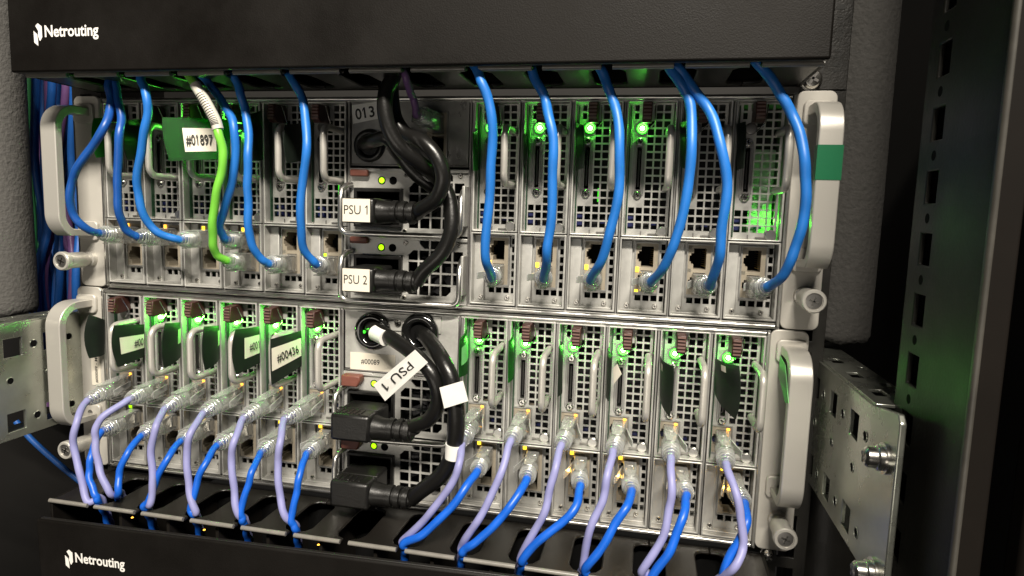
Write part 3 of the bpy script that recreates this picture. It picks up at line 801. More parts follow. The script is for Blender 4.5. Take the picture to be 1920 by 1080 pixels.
# dark cabinet door frame to the far right, cabinet sides
t = MB().box(0, 60, -12, 0, 0, 640).build('door_frame', 'door_brown', None, bevel=3, origin=(0, 0, 0)); t.location = Vector((268, -138, -300)) * S
t['label'] = 'dark brown cabinet door frame at the lower right edge'; t['category'] = 'door frame'
t = MB().box(-2, 2, -150, 400, 0, 700).build('cabinet_side', 'side_dark'); t.location = Vector((345, 0, -320)) * S; t['kind'] = 'structure'
t = MB().box(-2, 2, -150, 400, 0, 700).build('cabinet_side', 'side_dark'); t.location = Vector((-430, 0, -320)) * S; t['kind'] = 'structure'
t = MB().box(-430, 345, 0, 4, 0, 700).build('cabinet_back', 'side_dark'); t.location = Vector((0, 402, -320)) * S; t['kind'] = 'structure'

def foam(x, y, r, z0, z1, label):
    t = thing('foam_tube', label, 'foam tube', (x, y, z0))
    n, K = 40, 90; vs = []
    for i in range(K + 1):
        z = (z1 - z0) * i / K
        for k in range(n):
            a = 2 * math.pi * k / n
            rr = r * (1 + 0.010 * math.sin(2 * a + z * .03) + .003 * random.uniform(-1, 1)) - (1.2 if i == 0 else 0)
            vs.append((rr * math.cos(a), rr * math.sin(a), z + (random.uniform(-1.2, 1.2) if i == 0 else 0)))
    fs = [(i * n + k, i * n + (k + 1) % n, (i + 1) * n + (k + 1) % n, (i + 1) * n + k) for i in range(K) for k in range(n)] + [tuple(range(n)), tuple(K * n + k for k in range(n))]
    MB().add(vs, fs).build('foam_sleeve', 'foam', t, ang=80)
foam(262, 48, 18, -10, 330, 'grey foam sleeve over the pipe right of the upper handle')
foam(-292, -18, 23, -18, 330, 'grey foam sleeve at the upper left corner beside the cable bundle')
# dark lower sleeve on the right
t = thing('dark_sleeve', 'black foam sleeve below the bracket at the bottom right', 'foam tube', (262, 40, -330))
MB().lathe((0, 0, 0), (0, 0, 1), [(0, 22), (228, 22), (233, 20), (233, 10)], 36).build('sleeve_body', 'rail_black', t)

# ================================================================== NETWORK CABLES
def plug_at(parent, J, E, tab=-1, tilt=0.0, L=11.0):
    """clear plug pushed in jack J (mm), boot ending at E"""
    J = Vector(J); E = Vector(E)
    d0 = Vector((0, -1, 0)); dt = (E - J).normalized()
    d = (d0 * .45 + dt * .55).normalized()
    B = J + d * L
    db = (E - B).normalized()
    zax = Vector((0, 0, 1)); up = (zax - d * zax.dot(d)).normalized(); sd = d.cross(up)      # sd ~ -x/+x
    if sd.x < 0: sd = -sd
    def frame(o, a, b, c): return o + d * a + sd * b + up * c
    m = MB()
    hw, hh = 3.9, 5.7
    def ring_(a, w_, h_): return [frame(J, a, sx * w_, sz * h_) for sx, sz in ((-1, -1), (1, -1), (1, 1), (-1, 1))]
    vs = ring_(-6, hw, hh) + ring_(L * .8, hw, hh) + ring_(L + 1, hw * .9, hh * .9)
    fs = [(0, 1, 2, 3), (11, 10, 9, 8)] + [(r * 4 + k, r * 4 + (k + 1) % 4, r * 4 + 4 + (k + 1) % 4, r * 4 + 4 + k) for r in (0, 1) for k in range(4)]
    m.add(vs, fs)
    # inner bars that catch the light
    pl = m.build('plug', 'clear_plastic', parent, bevel=.5)
    c = MB()
    c.add(*([ [frame(J, a, b, c_) for a in (-5, L * .2) for b in (-2.4, 2.4) for c_ in (-4.2, 4.2)], [(0, 1, 3, 2), (4, 6, 7, 5), (0, 4, 5, 1), (2, 3, 7, 6), (0, 2, 6, 4), (1, 5, 7, 3)] ]))
    c.build('plug_wires', 'plug_shield', pl, bevel=.6)
    # eight twisted wires seen through the body
    wr = MB()
    for q_ in range(8):
        o_ = -3.6 + 1.03 * q_
        wr.tube([frame(J, L * .15, .6, o_), frame(J, L * .6, .2, o_ * .8), frame(J, L + .5, 0, o_ * .45)], .38, 5)
    wr.build('wire_fan', 'plug_shield', pl)
    # latch tab
    m = MB()
    a0, a1 = -1.0, L + 5
    w_ = 2.0
    pts = [(a0, hw), (a1 * .55, hw + 2.2), (a1, hw + 4.6), (a1, hw + 5.3), (a1 * .5, hw + 3.0), (a0, hw + .8)]
    vs = [frame(J, a, tab * b, -w_) for a, b in pts] + [frame(J, a, tab * b, w_) for a, b in pts]
    n = len(pts)
    m.add(vs, [tuple(range(n)), tuple(range(2 * n - 1, n - 1, -1))] + [(i, (i + 1) % n, n + (i + 1) % n, n + i) for i in range(n)])
    m.build('latch_tab', 'clear_rib', pl, bevel=.25)
    # boot: ribbed and tapering, along a gently curved path from B to E
    Lb = (E - B).length
    prof_pts = []; rad = []
    K = 36
    for i in range(K + 1):
        t_ = i / K
        p = B + (d * Lb * .5) * (t_ * (1 - t_) * (1 - t_)) * 1.2 + (E - B) * t_
        prof_pts.append(p)
        base = 5.3 * (1 - t_) ** .9 + 3.2 * t_
        rad.append(base + (.38 if (i % 6) in (2, 3) and i > 8 else (-.25 if (i % 6) in (5, 0) and i > 8 else 0)))
    m = MB(); m.tube(prof_pts, rad, 16); bt = m.build('boot', 'clear_plastic', parent, ang=70)
    m = MB()
    for i in range(11, K, 5):
        p = prof_pts[i]; T = (prof_pts[min(i + 1, K)] - prof_pts[i - 1]).normalized()
        a = (up - T * up.dot(T)).normalized(); b = T.cross(a); rr = rad[i] + .1
        m.tube([p + (a * math.cos(th) + b * math.sin(th)) * rr for th in [2 * math.pi * k / 20 for k in range(21)]], .42, 6)
    m.build('boot_rib', 'clear_rib', bt, ang=70)
    # guard shells on both sides of the boot
    m = MB()
    for s_ in (-1, 1):
        vs = [frame(J, a, b, s_ * c_) for a, b, c_ in ((L - 1, -3.4, 4.6), (L - 1, 3.4, 4.6), (L + 9, 2.4, 5.4), (L + 9, -2.4, 5.4), (L - 1, -3.4, 5.4), (L - 1, 3.4, 5.4), (L + 9, 2.4, 6.0), (L + 9, -2.4, 6.0))]
        m.add(vs, [(0, 1, 2, 3), (7, 6, 5, 4), (0, 4, 5, 1), (1, 5, 6, 2), (2, 6, 7, 3), (3, 7, 4, 0)])
    m.build('boot_guard', 'clear_plastic', bt, bevel=.3)
    return B, E
def cable(label, m_, J, E, pts, r=2.75, group=None, tab=-1, name='network_cable', cat='network cable', L=14.5):
    root = thing(name, label, cat, J, group)
    og = Vector(J)
    J2 = Vector((0, 0, 0)); E2 = Vector(E) - og
    B, _ = plug_at(root, J2, E2, tab, L=L)
    q = [B * .5 + E2 * .5, B * .25 + E2 * .75, E2] + [Vector(p) - og for p in pts]
    sp = spline(q, 10); rg = random.Random(int(J[0] * 7 + J[2]))
    f1, f2, ph = rg.uniform(.25, .4), rg.uniform(.5, .8), rg.uniform(0, 6)
    for n_ in range(22, len(sp) - 3): sp[n_] = sp[n_] + Vector((.35 * math.sin(f1 * n_ + ph), .3 * math.cos(f2 * n_ + ph), 0))
    rl = [r * (1 + .018 * math.sin(.9 * n_ + ph)) for n_ in range(len(sp))]
    mb = MB(); mb.tube(sp, rl, 14); mb.build('cable_jacket', m_, root, ang=80)
    return root
def xn(i, ch): return ((-217 + PW * i) if i < 6 else (HP + PW * (i - 6))) + (DXL if ch == 'L' else 0)
GU = 'patch cables of the upper chassis'; GL = 'lavender patch cables of the lower chassis'; GB = 'blue patch cables of the lower chassis'
def JU(i, up): return (xn(i, 'U') + 16.6, 3.5, ZU + (36.8 if up else 22.8))
def Q(*a): return [P(*p) for p in a]
def QU(*a): return [P(u, v, y + (6 if v < 235 else 0)) for u, v, y in a]
cable('dark blue cable farthest left, looping out past the left handle', 'blue_dark', JU(0, 1), P(186, 437, -25),
      QU((160, 428, -34), (135, 395, -40), (133, 345, -44), (158, 295, -46), (195, 240, -46), (207, 200, -45), (205, 165, -44), (205, 140, -42)), 2.4, GU)
cable('dark blue cable second from left, hanging straight beside the looping one', 'blue_dark', JU(1, 1), P(256, 443, -25),
      QU((232, 425, -32), (222, 385, -38), (220, 330, -40), (224, 260, -42), (226, 210, -43), (218, 170, -42), (212, 140, -40)), 2.4, GU)
cable('light blue cable third from left, bending into the upper left ports', 'blue', JU(2, 1), P(335, 449, -25),
      Q((300, 438, -32), (270, 405, -38), (258, 350, -42), (264, 280, -46), (277, 215, -48), (272, 172, -48), (262, 140, -46)), 2.4, GU)
cable('blue cable just right of the green cable, curving into the same node', 'blue', JU(3, 1), P(422, 449, -25),
      QU((413, 425, -31), (425, 375, -35), (441, 310, -38), (438, 240, -40), (420, 195, -42), (390, 155, -44), (365, 130, -44)), 2.4, GU)
gc = cable('bright green cable with white printed sleeve near its top', 'green_cable', JU(3, 0), P(424, 488, -26),
      QU((403, 472, -34), (398, 430, -40), (407, 360, -45), (418, 295, -47), (408, 240, -48), (385, 190, -48), (362, 152, -48), (340, 125, -46)), 2.4, GU)
cable('blue cable fifth from left with its plug between two open ports', 'blue', JU(4, 0), P(503, 494, -25),
      QU((480, 475, -32), (467, 430, -38), (464, 360, -40), (466, 290, -41), (462, 220, -41), (450, 170, -42), (430, 130, -42)), 2.4, GU)
cable('blue cable hanging left of the PSU 1 plug', 'blue', JU(5, 0), P(592, 495, -26),
      QU((572, 470, -33), (563, 420, -40), (568, 340, -44), (575, 270, -46), (571, 205, -46), (555, 160, -46), (535, 130, -45)), 2.4, GU)
E6 = [(922, 520), (1020, 521), (1108, 524), (1222, 528), (1332, 535), (1440, 538)]
C6 = [((911, 485, -40), (913, 420, -44), (920, 330, -47), (924, 250, -50), (913, 180, -52), (900, 145, -52), (888, 120, -50)),
      ((1025, 480, -40), (1032, 420, -44), (1037, 330, -47), (1035, 250, -48), (1023, 190, -49), (1005, 150, -49), (992, 115, -48)),
      ((1126, 490, -38), (1146, 430, -44), (1160, 350, -47), (1162, 260, -48), (1150, 190, -49), (1135, 150, -49), (1118, 115, -48)),
      ((1247, 495, -38), (1271, 440, -44), (1287, 360, -47), (1298, 270, -48), (1294, 200, -49), (1275, 155, -49), (1248, 115, -48)),
      ((1346, 490, -38), (1354, 430, -44), (1362, 350, -47), (1352, 270, -48), (1330, 210, -49), (1300, 165, -49), (1265, 120, -48)),
      ((1473, 510, -38), (1496, 450, -44), (1511, 370, -47), (1508, 290, -48), (1487, 220, -49), (1458, 165, -49), (1415, 112, -48))]
L6 = ['blue cable immediately right of the power supplies, in front of a power button', 'blue cable between the first and second brown latches right of the power supplies',
      'blue cable passing just left of the third lit power button', 'blue cable crossing the bright handle right of the lit buttons',
      'blue cable second from the right edge of the upper chassis', 'blue cable at the right, curving beside the green taped handle']
for k in range(6):
    cable(L6[k], 'blue', JU(6 + k, 0), P(*E6[k], -25), (Q if k == 0 else QU)(*C6[k]), 2.5, GU)
# white marker sleeve on the green cable
og = Vector(JU(3, 0)); sl = [P(408, 238, -48), P(385, 190, -48), P(374, 171, -48)]
sl = [p for p in spline([P(409, 243, -48), P(403, 224, -48), P(385, 190, -48), P(366, 158, -48)], 8)]
MB().tube([p - og for p in sl], 3.1, 14).build('marker_sleeve', 'sleeve_white', gc, ang=60)
m = MB()
for k in range(4, 20):
    p = sl[k]; T = (sl[k + 1] - sl[k - 1]).normalized(); side = Vector((1, -.4, .25)).normalized(); side = (side - T * side.dot(T)).normalized(); fr = T.cross(side)
    if fr.y > 0: fr = -fr
    arc = [p - og + (fr * math.cos(a) + side * math.sin(a)) * 3.15 for a in [R(x) for x in range(-10, 75, 12)]]
    m.tube(arc, .22, 4)
m.build('sleeve_print', 'ink', gc)
# purple cable
Jp = (-HP + 58, -1.2, ZU + 111)
cable('purple cable plugged in the steel panel numbered 013', 'purple', Jp, P(780, 214, -24),
      Q((776, 190, -26), (768, 165, -32), (758, 140, -36), (750, 118, -38)), 2.1, None, L=11)

# lower chassis cables
def JT(i): return (xn(i, 'L') + 9.6, 3.0, ZL + 60.6)
def JB(i): return (xn(i, 'L') + 17.0, 3.5, ZL + 36.8)
EL = [(163, 752), (240, 750), (308, 768), (380, 776), (455, 786), (532, 788)]
CL = [((143, 790, -44), (139, 840, -46), (152, 895, -48), (165, 940, -50), (168, 968, -50)),
      ((190, 785, -44), (178, 825, -47), (186, 875, -49), (207, 925, -50), (222, 950, -50)),
      ((292, 800, -44), (284, 850, -46), (286, 905, -48), (283, 945, -50), (268, 965, -50)),
      ((358, 812, -44), (350, 860, -46), (355, 915, -48), (366, 960, -50), (366, 985, -50)),
      ((440, 825, -44), (434, 870, -46), (440, 925, -48), (446, 965, -50), (445, 990, -50)),
      ((527, 825, -44), (520, 870, -46), (525, 925, -48), (536, 970, -50), (541, 1000, -50))]
LL = ['lavender cable farthest left, bowing out past the lower left handle', 'second lavender cable from left, crossing the thumb screw', 'third lavender cable from left on the lower chassis',
      'fourth lavender cable from left on the lower chassis', 'fifth lavender cable from left on the lower chassis', 'lavender cable directly left of the black power plugs']
GX = [-187.65, -181, -153.4, -119.15, -84.9, -50.65, 17.85, 52.1, 86.35, 120.6, 154.85, 189.1]
def into(k, lav):
    g = GX[k]; y = (-45.5 if lav else -49.3) if k != 1 else (-36 if lav else -41); x = g + (-1.0 if lav else 1.0)
    return [Vector((x, y + .5, -127.0)), Vector((x - .5, y + 3.5, -132.0)), Vector((x - 3, y + 9, -141)), Vector((x - 5, y + 14, -154))]
for k in range(6):
    pts = Q(*CL[k][:-1]) + into(k, 1); cable(LL[k], 'lavender', JT(k), P(*EL[k], -30), pts, 2.15, GL, tab=1)
EB = [(190, 810), (264, 818), (338, 828), (406, 836), (488, 850), (574, 852)]
CB = [((172, 850, -42), (167, 890, -46), (178, 925, -49), (186, 950, -50)),
      ((238, 850, -42), (224, 890, -46), (221, 925, -49), (218, 945, -50)),
      ((313, 860, -42), (292, 905, -46), (278, 940, -49), (264, 962, -49)),
      ((385, 868, -42), (370, 905, -46), (358, 950, -49), (351, 978, -49)),
      ((475, 880, -42), (463, 915, -46), (452, 960, -49), (444, 988, -49)),
      ((564, 885, -42), (555, 925, -46), (547, 970, -49), (541, 998, -50))]
LB = ['blue cable farthest left on the lower chassis, half behind a lavender one', 'second blue cable from left on the lower chassis', 'third blue cable from left, crossing behind a lavender cable',
      'fourth blue cable from left on the lower chassis', 'fifth blue cable from left on the lower chassis', 'blue cable closest to the black power plugs on their left side']
for k in range(6):
    pts = Q(*CB[k][:-1]) + into(k, 0); cable(LB[k], 'blue_vivid', JB(k), P(*EB[k], -28), pts, 2.1, GB)
ER = [(868, 828), (957, 828), (1052, 836), (1149, 848), (1258, 860), (1362, 872)]
CR = [((862, 865, -46), (842, 915, -49), (800, 970, -49), (742, 1020, -50)),
      ((941, 880, -44), (917, 940, -48), (886, 990, -50), (842, 1033, -50)),
      ((1040, 880, -44), (1030, 925, -46), (1014, 975, -48), (990, 1018, -50), (960, 1055, -50)),
      ((1140, 890, -44), (1130, 935, -46), (1108, 990, -49), (1062, 1057, -50)),
      ((1259, 900, -44), (1256, 950, -47), (1243, 1005, -50), (1205, 1070, -51), (1170, 1100, -54)),
      ((1376, 915, -44), (1389, 965, -48), (1393, 1020, -50), (1376, 1065, -55), (1350, 1100, -56))]
LR = ['lavender cable directly right of the thick black power cord', 'second lavender cable right of the power cords', 'third lavender cable right of the power cords, ending under a blue one',
      'fourth lavender cable right of the power cords', 'fifth lavender cable right of the power cords', 'lavender cable farthest right, bending beside the chassis ear']
for k in range(6):
    pts = Q(*CR[k][:(-2 if k == 2 else -1)]) + into(6 + k, 1); cable(LR[k], 'lavender', JT(6 + k), P(*ER[k], -32), pts, 2.15, GL, tab=1)
ES = [(894, 885), (987, 900), (1088, 912), (1184, 922), (1287, 930), (1396, 945)]
CS = [((873, 915, -42), (838, 960, -47), (795, 1000, -50), (746, 1027, -50)),
      ((968, 935, -42), (935, 975, -47), (895, 1015, -50), (850, 1040, -50)),
      ((1081, 945, -42), (1055, 980, -47), (1008, 1015, -50), (952, 1045, -50)),
      ((1174, 950, -42), (1150, 990, -47), (1122, 1035, -50), (1085, 1085, -50), (1070, 1105, -50)),
      ((1282, 960, -42), (1270, 1000, -47), (1248, 1045, -50), (1215, 1090, -50)),
      ((1400, 975, -42), (1385, 1015, -47), (1362, 1060, -50), (1340, 1095, -50))]
LS = ['first blue cable right of the power cords, sweeping down left', 'second blue cable right of the power cords, sweeping down left', 'third blue cable right of the power cords, with amber lit tab at its plug',
      'fourth blue cable right of the power cords, with amber lit tab', 'fifth blue cable right of the power cords', 'blue cable farthest right with printed jacket, behind a lavender cable']
for k in range(6):
    pts = Q(*CS[k][:(-2 if k == 3 else -1)]) + into(6 + k, 0); cable(LS[k], 'blue_vivid', JB(6 + k), P(*ES[k], -30), pts, 2.35, GB)

# ================================================================== POWER CORDS
def cplug(parent, F, labeltext, big):
    """right-angle C13 plug; F = front face lower-left corner; local, mm"""
    W_, H_, D = (17.5, 14.5, 30) if not big else (25.0, 11.5, 31)
    x, y, z = F
    m = MB()
    if not big:
        m.box(x, x + W_ + 2, y, y + 30, z, z + H_)
    else:
        m.box(x, x + W_, y, y + 31, z, z + 16.5)
    b = m.build('plug_body', 'plug_black', parent, bevel=2.0 if big else 1.6)
    m = MB(); zc = z + (H_ if not big else 15) / 2 ; yc = y + 9
    xs = x + W_ + (1 if not big else 0)
    prof = [(0, 7.2), (4, 6.6), (7, 5.6)] ; 
    m.lathe((xs - 3, yc, zc), (1, 0, -.02), [(0, 7.6), (4, 7.4), (7.5, 6.4), (12, 6.2)], 20)
    for k in range(3):
        m.lathe((xs + 9.0 + k * 5.2, yc, zc - k * .1), (1, 0, -.02), [(0, 5.0), (.3, 6.7), (3.2, 6.5), (3.6, 5.0)], 20)
    m.lathe((xs + 8, yc, zc), (1, 0, -.02), [(0, 5.3), (16, 5.2)], 16)
    m.build('strain_relief', 'plug_black', parent, ang=50)
    if big:
        MB().box(x - .35, x + W_ + .35, y + 12.5, y + 14, z - .35, z + 16.85).build('seam_band', 'plug_black', b, bevel=.3)
        m = MB()
        for k in range(5): m.box(x + 3 + k * 3.4, x + 4.6 + k * 3.4, y + 3, y + 11, z + 16.4, z + 17.0)
        m.build('grip_rib', 'plug_black', b, bevel=.2)
    else:
        MB().box(x + .4, x + W_ - .2, y - .25, y - .02, z + .9, z + H_ - .5).build('plug_label', 'paper', parent)
        text(labeltext, 'label_print', 'ink', parent, (x + 1.3, y - .27, z + 5.2), (1, 0, 0), (0, 0, 1), 5.2, .08, .0, width=14.6)
    return Vector((xs + 24, yc, zc - .4))
RC = 4.3
# upper PSU 1
root = thing('mains_cable', 'black power cord with white label PSU 1 on its upright plug', 'power cable', (0, 0, 0), 'black power cables')
e = cplug(root, (-28.6, -31, 52.2), 'PSU 1', False)
pts = [e, P(790, 392, -26), P(818, 372, -30), P(831, 335, -33), P(820, 297, -34), P(796, 268, -33), P(762, 252, -28), P(742, 225, -27), P(735, 190, -29), P(733, 150, -31), P(735, 120, -33)]
MB().tube(spline(pts, 10), RC, 18).build('cord_jacket', 'rubber_cord', root, ang=80)
# upper PSU 2
root = thing('mains_cable', 'black power cord with white label PSU 2 on its plug', 'power cable', (0, 0, 0), 'black power cables')
e = cplug(root, (-28.6, -31, 12.0), 'PSU 2', False)
pts = [e, P(795, 508, -23), P(828, 475, -24), P(846, 430, -23), P(843, 375, -20), P(822, 335, -20), P(790, 308, -30), P(755, 282, -37), P(733, 250, -40), P(722, 210, -41), P(724, 172, -40), P(735, 150, -38), P(742, 120, -36)]
MB().tube(spline(pts, 10), RC, 18).build('cord_jacket', 'rubber_cord', root, ang=80)
# short lead leaving the grommet
root = thing('mains_cable', 'black lead leaving the grommet below the 013 label, passing behind the looped cords', 'power cable', (0, 0, 0), 'black power cables')
pts = [P(683, 270, 3), P(684, 269, -7), P(698, 264, -17), P(726, 260, -22), P(748, 290, -16), P(778, 325, -12), P(812, 352, -8), P(836, 372, 2)]
MB().tube(spline(pts, 10), 4.1, 18).build('cord_jacket', 'rubber_cord', root, ang=80)
# lower cords
rootA = thing('mains_cable', 'black power cord from the left grommet with a PSU 1 flag', 'power cable', (0, 0, 0), 'black power cables')
e = cplug(rootA, (-34.0, -36, -76.5), '', True)
ptsA = [e, P(775, 800, -28), P(806, 785, -32), P(822, 750, -35), P(812, 705, -36), P(785, 672, -33), P(752, 646, -26), P(720, 626, -16), P(700, 616, -6), P(695, 614, 4)]
MB().tube(spline(ptsA, 10), 4.4, 18).build('cord_jacket', 'rubber_cord', rootA, ang=80)
rootB = thing('mains_cable', 'thick black power cord from the right grommet to the lowest plug', 'power cable', (0, 0, 0), 'black power cables')
e = cplug(rootB, (-34.5, -36, -118.0), '', True)
ptsB = [e, P(790, 920, -30), P(830, 888, -34), P(851, 840, -36), P(856, 780, -38), P(848, 720, -38), P(832, 680, -34), P(812, 648, -24), P(797, 630, -10), P(790, 626, 4)]
sB = spline(ptsB, 10)
MB().tube(sB, 4.7, 18).build('cord_jacket', 'rubber_cord', rootB, ang=80)
# wraps and flags
def wrap(parent, a, b, r, m_, name='white_wrap'):
    MB().tube([a, (a + b) / 2, b], r, 20).build(name, m_, parent, ang=60)
wrap(rootA, P(704, 624, -13), P(724, 634, -20), 4.9, 'paper_white')
def quad(parent, pts, m_, name, th=.3):
    n = (pts[1] - pts[0]).cross(pts[3] - pts[0]).normalized()
    vs = list(pts) + [p + n * th for p in pts]
    return MB().add(vs, [(0, 1, 2, 3), (7, 6, 5, 4), (0, 4, 5, 1), (1, 5, 6, 2), (2, 6, 7, 3), (3, 7, 4, 0)]).build(name, m_, parent)
qd = [P(722, 752, -36), P(700, 722, -38), P(778, 656, -42), P(802, 680, -42)]
quad(rootA, qd, 'paper_white', 'label_flag')
fx = (qd[1] - qd[2]); fz = (qd[0] - qd[1])
# print reads from the cord outward, upside down
text('PSU 1', 'label_print', 'ink', rootA, qd[2] + fx * .20 + fz * .22 + Vector((0, -.5, 0)), fx, fz, 5.0, .3, .0, width=fx.length * .66)
quad(rootB, [P(833, 766, -44), P(824, 727, -44), P(868, 714, -45), P(878, 752, -45)], 'paper_white', 'label_flag')
wrap(rootB, P(851, 858, -36), P(853, 832, -36.5), 5.4, 'paper_white', 'label_ring')
quad(rootB, [P(862, 858, -37), P(858, 836, -37), P(884, 808, -32), P(888, 815, -32)], 'clear_plastic', 'label_tail', .2)

# ================================================================== PULL-OUT TAGS
def tag(ch, i, top_a, bot_a, bot_f, top_f, m_, label=None, bulge=3.5, txt=None, lrect=(.05, .25, .75, .72), lm='paper', curl=2.0, tw=None, shift=0, th_=3.6):
    """sheet from attach edge (top_a, bot_a) to free edge (bot_f, top_f), world mm"""
    t = nodes[(ch, i)]; og = Vector((t.location.x, t.location.y, t.location.z)) / S
    A0, A1, F1, F0 = [Vector(p) - og for p in (top_a, bot_a, bot_f, top_f)]
    nrm = (F0 - A0).cross(A1 - A0).normalized()
    if nrm.dot(Vector((CX, CY, CZ)) - og - (A0 + F1) / 2) < 0: nrm = -nrm
    out = ((F0 + F1) / 2 - (A0 + A1) / 2).normalized()
    def pt(s, v, off=0):      # s 0 free .. 1 attach ; v 0 bottom .. 1 top
        a = A1 + (A0 - A1) * v; f = F1 + (F0 - F1) * v
        edge = f + out * (bulge * (1 - (2 * v - 1) ** 2))
        p = edge + (a - edge) * s
        return p + nrm * (curl * math.sin(math.pi * s) * .8 + off)
    n1, n2 = 10, 10; vs = []; fs = []
    for k, off in enumerate((0, -.45)):
        for a in range(n1 + 1):
            for b in range(n2 + 1): vs.append(pt(a / n1, b / n2, off))
    st = (n1 + 1) * (n2 + 1)
    for a in range(n1):
        for b in range(n2):
            q = (a * (n2 + 1) + b, a * (n2 + 1) + b + 1, (a + 1) * (n2 + 1) + b + 1, (a + 1) * (n2 + 1) + b)
            fs.append(q); fs.append(tuple(st + x for x in reversed(q)))
    for a in range(n1):
        for b in (0, n2):
            q = [a * (n2 + 1) + b, (a + 1) * (n2 + 1) + b]; fs.append((q[0], q[1], st + q[1], st + q[0]))
    for b in range(n2):
        for a in (0, n1):
            q = [a * (n2 + 1) + b, a * (n2 + 1) + b + 1]; fs.append((q[0], q[1], st + q[1], st + q[0]))
    tg = MB().add(vs, fs).build('pull_tag', m_, t, ang=60)
    if lrect and lm:
        s0, v0, s1, v1 = lrect; vs = []; fs = []
        for a in range(7):
            for off in (.25,):
                for v in (v0, v1): vs.append(pt(s0 + (s1 - s0) * a / 6, v, off))
        fs = [(2 * a, 2 * a + 1, 2 * a + 3, 2 * a + 2) for a in range(6)]
        MB().add(vs, fs).build('tag_label', lm, tg)
        if txt:
            sm = (s0 + s1) / 2 + shift
            c = pt(sm, (v0 + v1) / 2, .55); dx = pt(sm + .1, .5) - pt(sm - .1, .5)
            text(txt, 'label_print', 'ink', tg, c, dx, A0 - A1, th_, .45, .01, width=tw, center=True)
    return tg
# lower left tags
ya, yf = -4, -27
tag('L', 0, P(197, 600, -3), P(197, 664, -3), P(168, 672, -14), P(168, 590, -14), 'tag_black', lm=None)
tag('L', 1, P(270, 608, ya), P(271, 668, ya), P(223, 688, yf), P(214, 610, yf), 'tag_black', txt='#00', lrect=(.20, .28, .98, .70), tw=8.0, shift=.18, curl=.6, th_=5.0)
tag('L', 2, P(338, 604, ya), P(339, 668, ya), P(309, 690, -22), P(310, 606, -22), 'tag_black', lrect=(.72, .42, .98, .82))
tag('L', 3, P(411, 610, ya), P(412, 672, ya), P(386, 694, -22), P(384, 612, -22), 'tag_black', lrect=(.80, .42, .98, .85))
tag('L', 4, P(487, 612, ya), P(488, 680, ya), P(445, 702, -24), P(443, 618, -24), 'tag_black', txt='#001', lrect=(.38, .28, .98, .78), tw=9.0, shift=.06, curl=.6, th_=5.0)
tag('L', 5, P(565, 620, ya), P(566, 686, ya), P(510, 722, yf), P(508, 636, yf), 'tag_black', txt='#00436', lrect=(.02, .30, .98, .80), tw=17.5, bulge=.5, curl=.4, th_=5.2)
# lower right tags
tag('L', 6, P(876, 604, -2), P(877, 695, -2), P(861, 708, -20), P(862, 636, -20), 'tag_green', lrect=(.1, .3, .9, .75), lm='label_green', bulge=1)
tag('L', 7, P(962, 615, -2), P(963, 700, -2), P(954, 718, -16), P(955, 640, -16), 'tag_green', lm=None, bulge=1)
tag('L', 8, P(1052, 640, -2), P(1052, 730, -2), P(1047, 744, -16), P(1049, 650, -16), 'tag_black', lm=None, bulge=1)
tag('L', 9, P(1143, 650, -2), P(1143, 735, -2), P(1141, 752, -20), P(1148, 664, -20), 'tag_black', lm=None, bulge=1.5)
quad(nodes[('L', 9)], [P(1152, 720, -10) - Vector(nodes[('L', 9)].location) / S, P(1150, 690, -10) - Vector(nodes[('L', 9)].location) / S, P(1158, 683, -12) - Vector(nodes[('L', 9)].location) / S, P(1166, 702, -13) - Vector(nodes[('L', 9)].location) / S], 'paper', 'torn_label')
tag('L', 10, P(1237, 668, -2), P(1237, 735, -2), P(1254, 782, -22), P(1262, 688, -22), 'tag_black', lm='paper', lrect=(.55, .76, .72, .92), bulge=2)
tag('L', 11, P(1340, 672, -2), P(1340, 740, -2), P(1378, 786, -24), P(1384, 686, -24), 'tag_black', lm='paper', lrect=(.42, .80, .62, .93), bulge=3)
# upper tags
tag('U', 3, P(440, 224, -20), P(440, 298, -20), P(318, 302, -40), P(304, 220, -40), 'tag_green', txt='#01897', lrect=(.27, .20, .73, .76), tw=14.5, bulge=1.2, curl=2, th_=6.0)
tag('U', 1, P(276, 222, -3), P(276, 300, -3), P(240, 300, -20), P(240, 225, -20), 'tag_black', lm=None)
tag('U', 0, P(210, 218, -3), P(210, 290, -3), P(182, 296, -20), P(177, 222, -20), 'tag_green', lm=None)
tag('U', 4, P(492, 205, -3), P(494, 300, -3), P(468, 302, -20), P(468, 214, -20), 'tag_black', lm=None)
tag('U', 5, P(568, 230, -3), P(568, 300, -3), P(540, 306, -24), P(536, 234, -24), 'tag_black', lm=None)
tag('U', 6, P(893, 240, -1), P(894, 320, -1), P(889, 320, -14), P(888, 248, -14), 'tag_green', lm=None, bulge=1)
tag('U', 7, P(984, 250, -2), P(984, 318, -2), P(988, 300, -14), P(987, 252, -14), 'tag_black', lm=None, bulge=1)
tag('U', 8, P(1079, 225, -2), P(1080, 320, -2), P(1094, 316, -14), P(1093, 235, -14), 'tag_black', lm=None, bulge=1)
tag('U', 10, P(1276, 235, -2), P(1276, 310, -2), P(1292, 318, -16), P(1290, 225, -16), 'tag_black', lm=None, bulge=1)
tag('U', 11, P(1382, 235, -2), P(1384, 320, -2), P(1394, 316, -16), P(1398, 228, -16), 'tag_black', lm=None, bulge=2)

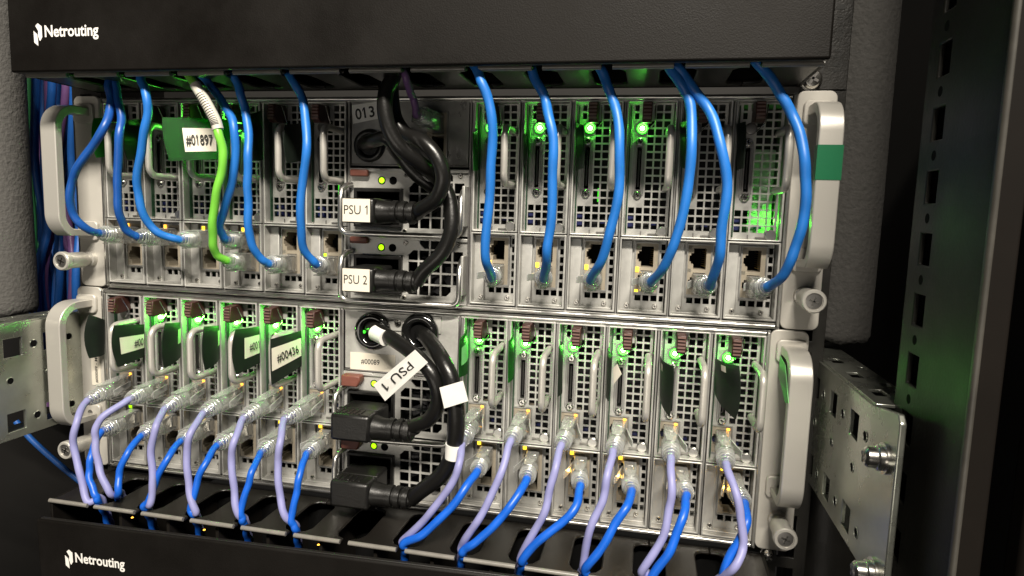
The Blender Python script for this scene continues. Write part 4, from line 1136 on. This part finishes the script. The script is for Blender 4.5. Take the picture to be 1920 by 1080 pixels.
# ================================================================== BACKGROUND CABLE BUNDLE, LEFT
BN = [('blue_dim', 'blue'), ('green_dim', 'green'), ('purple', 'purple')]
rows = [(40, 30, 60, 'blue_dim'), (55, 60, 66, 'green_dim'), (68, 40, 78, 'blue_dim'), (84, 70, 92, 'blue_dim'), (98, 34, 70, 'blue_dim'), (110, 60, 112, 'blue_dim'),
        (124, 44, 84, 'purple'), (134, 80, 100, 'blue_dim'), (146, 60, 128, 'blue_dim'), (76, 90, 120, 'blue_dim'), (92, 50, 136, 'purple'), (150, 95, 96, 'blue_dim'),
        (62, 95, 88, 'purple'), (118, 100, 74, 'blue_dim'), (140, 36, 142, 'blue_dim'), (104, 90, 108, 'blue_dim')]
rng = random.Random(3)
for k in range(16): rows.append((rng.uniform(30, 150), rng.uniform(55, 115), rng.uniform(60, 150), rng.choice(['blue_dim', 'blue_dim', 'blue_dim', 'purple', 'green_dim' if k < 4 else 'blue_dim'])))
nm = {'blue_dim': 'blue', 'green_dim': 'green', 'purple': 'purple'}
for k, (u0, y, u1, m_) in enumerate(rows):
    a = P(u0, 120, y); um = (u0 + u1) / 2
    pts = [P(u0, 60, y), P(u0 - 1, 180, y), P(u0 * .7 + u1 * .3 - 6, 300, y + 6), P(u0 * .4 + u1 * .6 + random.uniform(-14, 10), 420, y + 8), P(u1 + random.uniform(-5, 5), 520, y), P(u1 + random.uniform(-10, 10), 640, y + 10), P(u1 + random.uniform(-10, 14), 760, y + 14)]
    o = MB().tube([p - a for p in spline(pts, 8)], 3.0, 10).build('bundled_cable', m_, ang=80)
    o.location = a * S
    o['label'] = 'dim %s cable in the bundle behind the upper left handle' % nm[m_]; o['category'] = 'cable'; o['group'] = 'dim %s cables in the left bundle' % nm[m_]
a = P(60, 820, 20)
o = MB().tube([p - a for p in spline(Q((30, 790, 20), (60, 825, 22), (110, 870, 26), (165, 915, 30), (215, 960, 34)), 8)], 2.2, 10).build('stray_cable', 'blue_dim', ang=80); o.location = a * S
o['label'] = 'dim blue cable slanting down in the dark at the lower left'; o['category'] = 'cable'
